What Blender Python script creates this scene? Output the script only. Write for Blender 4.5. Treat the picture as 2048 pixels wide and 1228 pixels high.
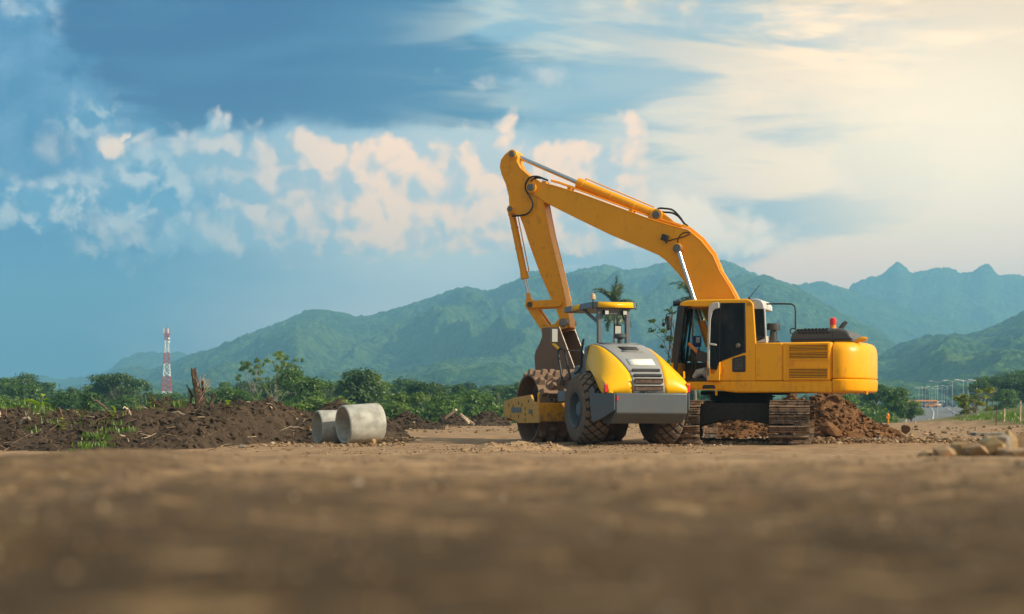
import bpy, math, random
import numpy as np
from mathutils import Vector, Matrix
for _o in list(bpy.data.objects): bpy.data.objects.remove(_o)
R = math.radians
F = 2813.0; HZ = 810.0; CZ = 0.8            # focal length in photo pixels, horizon row, eye height
scene = bpy.context.scene
# ------------------------------------------------------------------ camera
cam_d = bpy.data.cameras.new('camera'); cam = bpy.data.objects.new('camera', cam_d); scene.collection.objects.link(cam)
cam.location = (0, 0, CZ); cam.rotation_euler = (R(90), 0, 0)
cam_d.sensor_width = 36; cam_d.lens = F/2048*36; cam_d.shift_y = (HZ-614)/2048
cam_d.clip_start = 0.05; cam_d.clip_end = 30000
cam_d.dof.use_dof = True; cam_d.dof.focus_distance = 29.0; cam_d.dof.aperture_fstop = 2.4
scene.camera = cam
scene.view_settings.view_transform = 'Standard'; scene.view_settings.look = 'None'
scene.view_settings.exposure = 0.42; scene.view_settings.gamma = 1.0
scene.render.engine = 'CYCLES'
scene.cycles.use_denoising = True
scene.cycles.max_bounces = 8; scene.cycles.transparent_max_bounces = 16; scene.cycles.volume_bounces = 1
# ------------------------------------------------------------------ sun
SUN = Vector((0.81, -0.30, 0.50)).normalized()
sd = bpy.data.lights.new('sun', 'SUN'); sd.energy = 5.0; sd.angle = R(0.6); sd.color = (1.0, 0.88, 0.68)
so = bpy.data.objects.new('sun', sd); scene.collection.objects.link(so)
so.rotation_euler = SUN.to_track_quat('Z', 'Y').to_euler()
# ------------------------------------------------------------------ colour helpers / node helper
def lin(c): return tuple(((v/255)/12.92 if v/255 <= .04045 else ((v/255+.055)/1.055)**2.4) for v in c)
class NT:
    def __init__(s, tree): s.t = tree; s.n = tree.nodes; s.l = tree.links
    def val(s, sock, v):
        if isinstance(v, bpy.types.NodeSocket): s.l.new(v, sock)
        elif isinstance(v, (tuple, list)):
            dv = sock.default_value
            sock.default_value = tuple(v)+(1.0,)*(len(dv)-len(v)) if len(dv) > len(v) else tuple(v)[:len(dv)]
        else: sock.default_value = v
    def new(s, typ, props=None, **ins):
        nd = s.n.new(typ)
        for k, v in (props or {}).items(): setattr(nd, k, v)
        for k, v in ins.items():
            key = int(k[1:]) if k[0] == 'i' and k[1:].isdigit() else k.replace('_', ' ')
            s.val(nd.inputs[key], v)
        return nd
    def m(s, op, a, b=0.0, c=0.0, clamp=False):
        nd = s.n.new('ShaderNodeMath'); nd.operation = op; nd.use_clamp = clamp
        s.val(nd.inputs[0], a); s.val(nd.inputs[1], b); s.val(nd.inputs[2], c); return nd.outputs[0]
    def ss(s, x, a, b, to0=0.0, to1=1.0):
        nd = s.n.new('ShaderNodeMapRange'); nd.interpolation_type = 'SMOOTHSTEP'
        for i, v in enumerate((x, a, b, to0, to1)): s.val(nd.inputs[i], v)
        return nd.outputs[0]
    def mix(s, f, a, b, blend='MIX'):
        nd = s.n.new('ShaderNodeMix'); nd.data_type = 'RGBA'; nd.blend_type = blend
        s.val(nd.inputs[0], f); s.val(nd.inputs[6], a); s.val(nd.inputs[7], b); return nd.outputs[2]
    def noise(s, vec, scale, detail=4, rough=.55, dist=0.0):
        nd = s.new('ShaderNodeTexNoise', None, Scale=scale, Detail=detail, Roughness=rough, Distortion=dist)
        if vec is not None: s.l.new(vec, nd.inputs['Vector'])
        return nd.outputs[0]
    def vm(s, op, a, b=(0, 0, 0), sc=None):
        nd = s.n.new('ShaderNodeVectorMath'); nd.operation = op
        s.val(nd.inputs[0], a)
        if sc is not None: s.val(nd.inputs['Scale'], sc)
        else: s.val(nd.inputs[1], b)
        return nd.outputs['Value'] if op in ('LENGTH', 'DOT_PRODUCT', 'DISTANCE') else nd.outputs[0]
    def xyz(s, x, y, z=0.0):
        nd = s.n.new('ShaderNodeCombineXYZ'); s.val(nd.inputs[0], x); s.val(nd.inputs[1], y); s.val(nd.inputs[2], z); return nd.outputs[0]
    def sep(s, v):
        nd = s.n.new('ShaderNodeSeparateXYZ'); s.l.new(v, nd.inputs[0]); return nd.outputs
    def ramp(s, f, stops, interp='LINEAR'):
        nd = s.n.new('ShaderNodeValToRGB'); cr = nd.color_ramp; cr.interpolation = interp
        while len(cr.elements) < len(stops): cr.elements.new(.5)
        for e, (p, c) in zip(cr.elements, stops): e.position = p; e.color = tuple(c)+(1.0,) if len(c) == 3 else c
        s.l.new(f, nd.inputs[0]); return nd.outputs[0]
# ------------------------------------------------------------------ world: clear sky and cloud cover by direction
def hot(c, k=(1.4, 1.15, .95)): return tuple(a*b for a, b in zip(lin(c), k))
def make_world():
    w = bpy.data.worlds.new("World"); scene.world = w; w.use_nodes = True
    T = NT(w.node_tree); w.node_tree.nodes.clear()
    sky = T.new('ShaderNodeTexSky', dict(sky_type='NISHITA', sun_disc=False, sun_elevation=math.asin(SUN.z), sun_rotation=math.atan2(SUN.x, SUN.y), air_density=1.3, dust_density=2.0))
    d = T.new('ShaderNodeTexCoord').outputs['Generated']
    x, y, z = T.sep(d)
    ym = T.m('MAXIMUM', y, .25)
    U = T.m('ADD', T.m('MULTIPLY', T.m('DIVIDE', x, ym), 2.813), 1.024)
    V = T.m('MULTIPLY', T.m('DIVIDE', z, ym), 2.813)
    P = T.xyz(U, V, 0.0)
    # turbulent offset of the cloud coordinates
    nw = T.new('ShaderNodeTexNoise', None, Scale=6.0, Detail=7, Roughness=.6); T.l.new(P, nw.inputs['Vector'])
    W = T.vm('ADD', P, T.vm('SCALE', T.vm('SUBTRACT', nw.outputs['Color'], (.5, .5, .5)), sc=.09))
    def field(blobs, vec):
        f = None
        for (cx, cy, rx, ry) in blobs:
            q = T.vm('DIVIDE', T.vm('SUBTRACT', vec, (cx/1000, (810-cy)/1000, 0)), (rx/1000, ry/1000, 1))
            g = T.m('SUBTRACT', 1.0, T.vm('LENGTH', q))
            f = g if f is None else T.m('MAXIMUM', f, g)
        return f
    streak = T.noise(T.xyz(T.m('MULTIPLY', U, 1.1), T.m('MULTIPLY', V, 5.5), 3.0), 1.6, 6, .55, .3)
    streak2 = T.noise(T.xyz(T.m('MULTIPLY', U, 1.6), T.m('MULTIPLY', V, 9.0), 7.0), 1.7, 5, .5, .4)
    Us = T.m('ADD', U, T.m('MULTIPLY', T.m('SUBTRACT', streak, .5), .5))
    vn = T.m('DIVIDE', V, .85, clamp=True)
    left = T.ramp(vn, [(0, lin((90, 142, 158))), (.15, lin((52, 116, 146))), (.3, lin((44, 114, 154))), (.5, lin((28, 110, 168))), (.75, lin((4, 84, 142))), (1, lin((4, 80, 138)))])
    mid = T.ramp(vn, [(0, hot((200, 205, 205), (1.8, 1.2, 1.05))), (.35, hot((190, 202, 202), (1.4, 1.2, 1.05))), (.55, lin((170, 194, 200))), (.8, lin((130, 168, 186))), (1, lin((150, 174, 184)))])
    rgt = T.ramp(vn, [(0, hot((238, 216, 195), (2.0, 1.22, .9))), (.3, hot((242, 222, 194), (1.8, 1.2, .9))), (.55, hot((250, 232, 202), (1.35, 1.12, .95))), (.8, hot((246, 224, 190), (1.15, 1.02, .92))), (1, hot((236, 210, 172), (1.1, 1.0, .92)))])
    c = T.mix(T.ss(Us, .15, .95), left, mid)
    c = T.mix(T.ss(Us, .95, 1.62), c, rgt)
    # pale veil, upper left
    veil = T.m('ADD', field([(120, 260, 330, 210), (60, 90, 160, 170), (330, 330, 260, 120)], W), T.m('MULTIPLY', T.m('SUBTRACT', T.noise(W, 5, 7, .6), .5), 2.6))
    vcol = T.mix(T.ss(T.noise(W, 7, 6, .6), .35, .7), lin((50, 112, 156)), lin((112, 152, 184)))
    c = T.mix(T.m('MULTIPLY', T.ss(veil, .02, .45), .85), c, vcol)
    # dark blue cloud mass, top centre
    st = T.m('ADD', field([(480, 90, 380, 185), (760, 150, 420, 125), (380, 30, 290, 140), (950, 205, 360, 60), (700, 40, 330, 130)], W), T.m('MULTIPLY', T.m('SUBTRACT', streak, .5), 1.3))
    stc = T.mix(T.ss(U, .45, 1.25), lin((0, 66, 124)), lin((70, 122, 152)))
    stc = T.mix(T.ss(streak2, .4, .75, 0, .22), stc, lin((80, 136, 166)))
    c = T.mix(T.m('MULTIPLY', T.ss(st, -.03, .28), T.ss(U, 1.5, .9)), c, stc)
    # long streaks of lit cloud, right half
    sm = T.m('MULTIPLY', T.ss(streak2, .44, .66), T.m('MULTIPLY', T.ss(U, .7, 1.15), T.ss(V, .2, .34)))
    scol = T.mix(T.ss(U, 1.0, 1.7), hot((205, 202, 192), (1.2, 1.15, 1)), hot((252, 230, 192)))
    c = T.mix(T.m('MULTIPLY', sm, .85), c, scol)
    dm = T.m('MULTIPLY', T.ss(streak, .49, .63), T.m('MULTIPLY', T.ss(U, .95, 1.1), T.ss(U, 2.05, 1.45)))
    c = T.mix(T.m('MULTIPLY', dm, .8), c, lin((140, 170, 184)))
    # grey wisps near the sun glow
    gw = T.m('ADD', field([(1760, 330, 230, 130), (1600, 260, 170, 90)], W), T.m('MULTIPLY', T.m('SUBTRACT', T.noise(W, 6, 8, .65), .5), 1.6))
    c = T.mix(T.ss(gw, .15, .8, 0, .35), c, lin((208, 202, 188)))
    # heaped clouds
    def bil(vec, s, det=2.0, rg=.5):
        nd = T.new('ShaderNodeTexVoronoi', dict(feature='SMOOTH_F1', voronoi_dimensions='2D'), Scale=s, Detail=det, Roughness=rg, Lacunarity=2.3, Smoothness=.45)
        T.l.new(vec, nd.inputs['Vector']); return T.m('SUBTRACT', .8, nd.outputs['Distance'])
    def heap(c, blobs, lit, shade, seed, bias=0.0, soft=.35, amt=1.0, push=3.0, base=None, sc=1.0, relk=1.8, fill=0.0, top=None):
        Ws = T.vm('ADD', W, (seed, seed*.7, 0))
        b0 = bil(Ws, 7.5*sc); b1 = bil(T.vm('ADD', Ws, (.020, .026, 0)), 7.5*sc)
        n = T.noise(Ws, 14*sc, 8, .6, 0)
        big = T.noise(T.vm('ADD', Ws, (5, 3, 0)), 3.2*sc, 4, .55, 0)
        tot = T.m('ADD', T.m('MULTIPLY', T.m('SUBTRACT', b0, .45), push*.55), T.m('ADD', T.m('MULTIPLY', T.m('SUBTRACT', n, .5), push*.45), T.m('MULTIPLY', T.m('SUBTRACT', big, .5), push*.5)))
        f = T.m('ADD', T.m('ADD', field(blobs, W), fill), tot)
        if base is not None: f = T.m('MINIMUM', f, T.m('ADD', T.m('MULTIPLY', T.m('SUBTRACT', V, base), 12.0), T.m('MULTIPLY', T.m('SUBTRACT', n, .5), 3.0)))
        if top is not None: f = T.m('MINIMUM', f, T.m('ADD', T.m('MULTIPLY', T.m('SUBTRACT', top, V), 15.0), T.m('ADD', T.m('MULTIPLY', T.m('SUBTRACT', b0, .45), 1.6), T.m('MULTIPLY', T.m('SUBTRACT', big, .5), 4.0))))
        mask = T.m('MULTIPLY', T.ss(f, .0, soft), amt)
        rel = T.m('MULTIPLY', T.m('SUBTRACT', b0, b1), relk)
        L = T.m('ADD', T.m('ADD', T.m('ADD', .45, rel), T.m('MULTIPLY', T.m('SUBTRACT', n, .5), 1.1)), T.m('ADD', T.m('MULTIPLY', T.m('SUBTRACT', big, .5), 2.2), bias))
        col = T.mix(T.ss(L, .0, 1.0), shade, lit)
        return T.mix(mask, c, col)
    mist = T.m('ADD', field([(650, 385, 460, 175), (900, 380, 300, 190)], W), T.m('MULTIPLY', T.m('SUBTRACT', T.noise(W, 6, 5, .55), .5), .9))
    c = T.mix(T.m('MULTIPLY', T.ss(mist, .08, .5), T.m('MULTIPLY', T.ss(V, .28, .36), T.ss(V, .60, .54, 0, .9))), c, T.mix(T.ss(U, .3, .95), lin((138, 172, 192)), lin((205, 206, 202))))
    c = heap(c, [(590, 400, 340, 190), (850, 395, 360, 230), (950, 320, 240, 130), (470, 330, 190, 120), (720, 330, 320, 150), (820, 470, 430, 110)],
             T.mix(T.ss(U, .35, .8), lin((216, 206, 196)), hot((246, 218, 190))), T.mix(T.ss(U, .3, .9), lin((136, 168, 186)), lin((204, 204, 199))), 1.3, T.ss(U, .25, 1.05, -.10, .16), base=.285, push=1.0, soft=.6, fill=.72, top=.60)
    c = heap(c, [(120, 420, 240, 75), (260, 410, 220, 85), (60, 400, 120, 50), (270, 370, 110, 66)], lin((200, 204, 204)), lin((86, 144, 178)), 2.9, .05, base=.335, push=1.2, sc=1.5, fill=.38, soft=.8)
    c = heap(c, [(234, 286, 44, 32), (260, 270, 24, 26)], hot((236, 218, 198)), lin((130, 166, 184)), 4.1, .45, soft=.5, push=.8, sc=2.2, amt=.85)
    c = heap(c, [(190, 228, 100, 60), (150, 250, 70, 50)], lin((190, 200, 202)), lin((80, 138, 170)), 4.6, .0, soft=.9, fill=.1, push=1.0, sc=1.8, amt=.7)
    c = heap(c, [(60, 25, 110, 60), (20, 15, 90, 60)], lin((180, 192, 200)), lin((80, 138, 176)), 5.3, .0, soft=1.1, amt=.8, push=2.0, sc=1.5)
    c = heap(c, [(1080, 160, 90, 36), (870, 150, 60, 26), (1010, 165, 130, 22)], lin((212, 202, 192)), lin((135, 170, 192)), 6.7, .1, soft=1.0, amt=.7, push=2.0, sc=1.4)
    c = heap(c, [(1430, 450, 190, 100), (1510, 470, 150, 90), (1350, 420, 130, 60)], hot((255, 240, 214)), hot((228, 214, 192), (1.3, 1.2, 1.05)), 8.2, .1, soft=.7, amt=.85, base=.265, push=1.4, fill=.1)
    c = heap(c, [(1250, 20, 260, 60), (1500, 40, 260, 60), (1750, 90, 260, 90)], hot((246, 220, 178)), lin((206, 204, 190)), 9.4, .1, soft=1.2, amt=.6, push=2.0, sc=.8)
    # bright glow of the hidden sun region, upper right
    gl = field([(1900, 300, 420, 330)], P)
    c = T.mix(T.ss(gl, 0, .9, 0, .45), c, hot((255, 242, 212), (1.5, 1.3, 1.05)))
    bg1 = T.new('ShaderNodeBackground', None, Strength=.11); T.l.new(sky.outputs[0], bg1.inputs[0])
    bg2 = T.new('ShaderNodeBackground', None, Strength=1.0); T.l.new(c, bg2.inputs[0])
    ov = T.noise(d, 2.2, 5, .6)
    bgc = T.new('ShaderNodeBackground', None, Strength=.72)
    T.l.new(T.mix(T.ss(x, -.6, .8), lin((165, 185, 195)), lin((245, 225, 190))), bgc.inputs[0])
    m0 = T.n.new('ShaderNodeMixShader'); T.l.new(T.ss(ov, .34, .52), m0.inputs[0]); T.l.new(bg1.outputs[0], m0.inputs[1]); T.l.new(bgc.outputs[0], m0.inputs[2])
    m1 = T.n.new('ShaderNodeMixShader'); T.l.new(T.ss(y, .45, .75), m1.inputs[0]); T.l.new(m0.outputs[0], m1.inputs[1]); T.l.new(bg2.outputs[0], m1.inputs[2])
    out = T.n.new('ShaderNodeOutputWorld'); T.l.new(m1.outputs[0], out.inputs[0])
make_world()
# ------------------------------------------------------------------ objects
COL = scene.collection
def link(o): COL.objects.link(o); return o
def meta(o, label=None, cat=None, group=None, kind=None):
    if label: o['label'] = label
    if cat: o['category'] = cat
    if group: o['group'] = group
    if kind: o['kind'] = kind
    return o
def thing(name, label, cat, loc=(0, 0, 0), rz=0.0, group=None, scale=1.0):
    o = link(bpy.data.objects.new(name, None)); o.location = loc; o.rotation_euler = (0, 0, rz); o.scale = (scale,)*3
    o.empty_display_size = .2
    return meta(o, label, cat, group)
def copy_tree(o, parent=None):
    c = o.copy(); COL.objects.link(c)
    if parent is not None: c.parent = parent
    for ch in list(o.children): copy_tree(ch, c)
    return c
def raw_mesh(name, V, Fc, mats, mi=None, smooth=True, angle=None):
    me = bpy.data.meshes.new(name)
    V = np.asarray(V, dtype=np.float32)
    if isinstance(Fc, np.ndarray):
        n, k = Fc.shape
        me.vertices.add(len(V)); me.vertices.foreach_set('co', V.ravel())
        me.loops.add(n*k); me.loops.foreach_set('vertex_index', Fc.astype(np.int32).ravel())
        me.polygons.add(n); me.polygons.foreach_set('loop_start', np.arange(0, n*k, k, dtype=np.int32))
        me.update(calc_edges=True)
    else:
        me.from_pydata([tuple(map(float, v)) for v in V], [], Fc); me.update()
    for m in (mats if isinstance(mats, (list, tuple)) else [mats]): me.materials.append(m)
    if mi is not None: me.polygons.foreach_set('material_index', np.asarray(mi, dtype=np.int32))
    me.polygons.foreach_set('use_smooth', np.full(len(me.polygons), smooth))
    if angle: me.set_sharp_from_angle(angle=R(angle))
    return me
class MB:
    def __init__(s, xf=None): s.v = []; s.f = []; s.mi = []; s.xf = xf
    def add(s, vs, fs, mi=0):
        o = len(s.v)
        for v in vs:
            v = Vector(v)
            s.v.append(s.xf @ v if s.xf is not None else v)
        for f in fs: s.f.append([i+o for i in f]); s.mi.append(mi)
        return s
    def box(s, c, d, mi=0, rot=None):
        c = Vector(c); h = Vector(d)/2; vs = []
        for sx in (-1, 1):
            for sy in (-1, 1):
                for sz in (-1, 1):
                    p = Vector((sx*h.x, sy*h.y, sz*h.z))
                    if rot is not None: p = rot @ p
                    vs.append(c+p)
        return s.add(vs, [(0, 1, 3, 2), (4, 6, 7, 5), (0, 4, 5, 1), (2, 3, 7, 6), (0, 2, 6, 4), (1, 5, 7, 3)], mi)
    def prism(s, pts, a, b, mi=0, axis='y', pts2=None):
        n = len(pts); p2 = pts2 or pts
        def mk(p, t): return (p[0], t, p[1]) if axis == 'y' else ((t, p[0], p[1]) if axis == 'x' else (p[0], p[1], t))
        vs = [mk(p, a) for p in pts]+[mk(p, b) for p in p2]
        area = sum(pts[i][0]*pts[(i+1) % n][1]-pts[(i+1) % n][0]*pts[i][1] for i in range(n))
        f0 = list(range(n)); f1 = list(range(2*n-1, n-1, -1)); sd_ = [(i, i+n, (i+1) % n+n, (i+1) % n) for i in range(n)]
        flip = (area < 0) != (b < a)
        if axis == 'y': flip = not flip
        # orientation: fixed by recalculating at build time
        return s.add(vs, [f0, f1]+sd_, mi)
    def cyl(s, p0, p1, r0, r1=None, n=16, mi=0, caps=True):
        r1 = r0 if r1 is None else r1
        p0 = Vector(p0); p1 = Vector(p1); d = (p1-p0).normalized()
        u = d.orthogonal().normalized(); w = d.cross(u)
        vs = []
        for p, r in ((p0, r0), (p1, r1)):
            for i in range(n):
                a = 2*math.pi*i/n; vs.append(p+u*(r*math.cos(a))+w*(r*math.sin(a)))
        fs = [(i, (i+1) % n, (i+1) % n+n, i+n) for i in range(n)]
        if caps: fs += [list(range(n-1, -1, -1)), list(range(n, 2*n))]
        return s.add(vs, fs, mi)
    def tube(s, pts, r, n=8, mi=0, rr=None):
        pts = [Vector(p) for p in pts]; m = len(pts); vs = []; u = None
        for i, p in enumerate(pts):
            d = (pts[min(i+1, m-1)]-pts[max(i-1, 0)]).normalized()
            u = d.orthogonal().normalized() if u is None else (u-d*u.dot(d)).normalized()
            w = d.cross(u); q = rr[i] if rr else r
            for j in range(n):
                a = 2*math.pi*j/n; vs.append(p+u*(q*math.cos(a))+w*(q*math.sin(a)))
        fs = [(i*n+j, i*n+(j+1) % n, (i+1)*n+(j+1) % n, (i+1)*n+j) for i in range(m-1) for j in range(n)]
        fs += [list(range(n-1, -1, -1)), list(range((m-1)*n, m*n))]
        return s.add(vs, fs, mi)
    def lathe(s, prof, o, ax, n=32, mi=0, closed=False):
        o = Vector(o); ax = Vector(ax).normalized(); u = ax.orthogonal().normalized(); w = ax.cross(u); m = len(prof); vs = []
        for (r, h) in prof:
            for j in range(n):
                a = 2*math.pi*j/n; vs.append(o+ax*h+u*(r*math.cos(a))+w*(r*math.sin(a)))
        rows = m if closed else m-1
        fs = [(i*n+j, i*n+(j+1) % n, ((i+1) % m)*n+(j+1) % n, ((i+1) % m)*n+j) for i in range(rows) for j in range(n)]
        return s.add(vs, fs, mi)
    def grid(s, rows, mi=0, close=False):
        n = len(rows[0]); vs = [p for r_ in rows for p in r_]
        fs = [(i*n+j, i*n+(j+1) % n, (i+1)*n+(j+1) % n, (i+1)*n+j) for i in range(len(rows)-1) for j in range(n if close else n-1)]
        return s.add(vs, fs, mi)
    def build(s, name, mats, parent=None, bevel=0.0, angle=32, seg=2, recalc=True, thick=0.0):
        me = raw_mesh(name, s.v, s.f, mats, s.mi, True, None)
        if recalc:
            import bmesh
            bm = bmesh.new(); bm.from_mesh(me); bmesh.ops.recalc_face_normals(bm, faces=bm.faces); bm.to_mesh(me); bm.free()
        me.set_sharp_from_angle(angle=R(angle))
        o = link(bpy.data.objects.new(name, me))
        if parent is not None: o.parent = parent
        if thick:
            m = o.modifiers.new('solid', 'SOLIDIFY'); m.thickness = thick; m.offset = -1
        if bevel:
            m = o.modifiers.new('bevel', 'BEVEL'); m.width = bevel; m.segments = seg; m.limit_method = 'ANGLE'; m.angle_limit = R(32); m.harden_normals = False
        return o
# ------------------------------------------------------------------ numpy noise
def _h(ix, iy, iz, seed):
    n = (ix.astype(np.int64)*374761393 + iy.astype(np.int64)*668265263 + iz*2147483647*7 + seed*1274126177) & 0xffffffff
    n = ((n ^ (n >> 13))*1274126177) & 0xffffffff
    n = ((n ^ (n >> 15))*2246822519) & 0xffffffff
    return ((n ^ (n >> 16)) & 0xffffff)/float(0xffffff)
def vnoise(x, y, seed=0):
    ix = np.floor(x); iy = np.floor(y); fx = x-ix; fy = y-iy
    fx = fx*fx*fx*(fx*(fx*6-15)+10); fy = fy*fy*fy*(fy*(fy*6-15)+10)
    a = _h(ix, iy, 0, seed); b = _h(ix+1, iy, 0, seed); c = _h(ix, iy+1, 0, seed); d = _h(ix+1, iy+1, 0, seed)
    return (a*(1-fx)+b*fx)*(1-fy)+(c*(1-fx)+d*fx)*fy
def fbm(x, y, seed=0, oct=4, gain=.5, ridge=False):
    x = np.asarray(x, dtype=np.float64); y = np.asarray(y, dtype=np.float64)
    s = 0; a = 1; t = 0
    for i in range(oct):
        v = vnoise(x, y, seed+i*17)
        if ridge: v = 1-np.abs(2*v-1)
        s = s+a*v; t += a; a *= gain
        x, y = (x*.8-y*.6)*2.03+11.3, (x*.6+y*.8)*2.03+5.7
    return s/t
def sst(x, a, b):
    t = np.clip((x-a)/(b-a), 0, 1); return t*t*(3-2*t)
def at(px, py, Y): return Vector(((px-1024)/F*Y, Y, CZ+(HZ-py)/F*Y))
# ------------------------------------------------------------------ materials
def pbsdf(name):
    m = bpy.data.materials.new(name); m.use_nodes = True; T = NT(m.node_tree)
    b = [n for n in T.n if n.type == 'BSDF_PRINCIPLED'][0]
    return m, T, b
def paint(name, col, dirt=.35, rough=.38, dirtcol=(.16, .10, .055), scale=1.0, coat=.05, low=None, metallic=0.0):
    m, T, b = pbsdf(name)
    g = T.new('ShaderNodeNewGeometry').outputs['Position']
    n1 = T.noise(g, 1.3*scale, 6, .62); n2 = T.noise(g, 9*scale, 5, .65); n3 = T.noise(g, 45*scale, 3, .6)
    sx, sy, sz = T.sep(g)
    drip = T.noise(T.xyz(T.m('MULTIPLY', sx, 14), T.m('MULTIPLY', sy, 14), T.m('MULTIPLY', sz, 1.5)), 1.0, 4, .6)
    base = T.mix(T.ss(n1, .35, .7, 0, .35), col, tuple(c*.78 for c in col))
    d = T.m('ADD', T.m('MULTIPLY', n2, .6), T.m('MULTIPLY', drip, .4))
    if low is not None:      # splashed mud: thicker near the ground
        d = T.m('ADD', d, T.ss(sz, low, .1, 0, .22))
    fac = T.m('MULTIPLY', T.ss(d, .52, .68), dirt)
    base = T.mix(fac, base, dirtcol)
    chips = T.m('MULTIPLY', T.ss(n3, .68, .74), T.ss(n2, .5, .62))
    base = T.mix(T.m('MULTIPLY', chips, min(1, dirt*1.2)), base, (.09, .055, .03))
    T.l.new(base, b.inputs['Base Color'])
    T.l.new(T.m('ADD', T.m('MULTIPLY', fac, .4), T.m('ADD', rough-.08, T.m('MULTIPLY', n2, .16))), b.inputs['Roughness'])
    b.inputs['Coat Weight'].default_value = coat; b.inputs['Coat Roughness'].default_value = .15
    b.inputs['Metallic'].default_value = metallic; b.inputs['Specular IOR Level'].default_value = .28
    bp = T.new('ShaderNodeBump', None, Strength=.08, Distance=.01); T.l.new(n1, bp.inputs['Height']); T.l.new(bp.outputs[0], b.inputs['Normal'])
    return m
def plain(name, col, rough=.5, metal=0.0, var=.25, scale=12, bump=.1, alpha=None):
    m, T, b = pbsdf(name)
    g = T.new('ShaderNodeNewGeometry').outputs['Position']
    n = T.noise(g, scale, 5, .6)
    T.l.new(T.mix(T.ss(n, .3, .7), tuple(c*(1-var) for c in col), tuple(min(1, c*(1+var)) for c in col)), b.inputs['Base Color'])
    b.inputs['Roughness'].default_value = rough; b.inputs['Metallic'].default_value = metal
    if bump:
        bp = T.new('ShaderNodeBump', None, Strength=bump, Distance=.01); T.l.new(n, bp.inputs['Height']); T.l.new(bp.outputs[0], b.inputs['Normal'])
    return m
def glass(name, tint=(.75, .85, .85)):
    m = bpy.data.materials.new(name); m.use_nodes = True; T = NT(m.node_tree); T.n.clear()
    tr = T.new('ShaderNodeBsdfTransparent', None, Color=tint); gl = T.new('ShaderNodeBsdfGlossy', None, Roughness=.03, Color=tuple(.3+.6*v for v in tint))
    df = T.new('ShaderNodeBsdfDiffuse', None, Color=(.25, .24, .2))
    fr = T.new('ShaderNodeFresnel', None, IOR=1.5)
    m1 = T.n.new('ShaderNodeMixShader'); T.l.new(fr.outputs[0], m1.inputs[0]); T.l.new(tr.outputs[0], m1.inputs[1]); T.l.new(gl.outputs[0], m1.inputs[2])
    g = T.new('ShaderNodeNewGeometry').outputs['Position']
    m2 = T.n.new('ShaderNodeMixShader'); T.l.new(T.ss(T.noise(g, 3, 5, .6), .4, .8, .02, .16), m2.inputs[0]); T.l.new(m1.outputs[0], m2.inputs[1]); T.l.new(df.outputs[0], m2.inputs[2])
    o = T.n.new('ShaderNodeOutputMaterial'); T.l.new(m2.outputs[0], o.inputs[0]); return m
def leafmat(name, dark, light, trans=.3, scale=.6, rnd=.35):
    m = bpy.data.materials.new(name); m.use_nodes = True; T = NT(m.node_tree); T.n.clear()
    g = T.new('ShaderNodeNewGeometry')
    n = T.noise(g.outputs['Position'], scale, 3, .5)
    ri = g.outputs['Random Per Island']
    oi = T.new('ShaderNodeObjectInfo').outputs['Random']
    f = T.m('ADD', T.m('MULTIPLY', n, .9), T.m('MULTIPLY', T.m('SUBTRACT', ri, .5), rnd*1.6))
    f = T.m('ADD', f, T.m('MULTIPLY', T.m('SUBTRACT', oi, .5), .35))
    col = T.mix(T.ss(f, .2, .85), dark, light)
    col = T.mix(T.ss(ri, .93, .99, 0, .5), col, (light[0]*1.7, light[1]*1.25, light[2]*.8))
    d = T.new('ShaderNodeBsdfDiffuse'); T.l.new(col, d.inputs[0])
    t = T.new('ShaderNodeBsdfTranslucent'); T.l.new(T.mix(.5, col, (light[0]*1.3, light[1]*1.5, light[2]*.5)), t.inputs[0])
    gl = T.new('ShaderNodeBsdfGlossy', None, Roughness=.45, Color=(.6, .65, .6))
    a = T.n.new('ShaderNodeMixShader'); a.inputs[0].default_value = trans; T.l.new(d.outputs[0], a.inputs[1]); T.l.new(t.outputs[0], a.inputs[2])
    b = T.n.new('ShaderNodeMixShader'); b.inputs[0].default_value = .05; T.l.new(a.outputs[0], b.inputs[1]); T.l.new(gl.outputs[0], b.inputs[2])
    o = T.n.new('ShaderNodeOutputMaterial'); T.l.new(b.outputs[0], o.inputs[0]); return m
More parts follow.
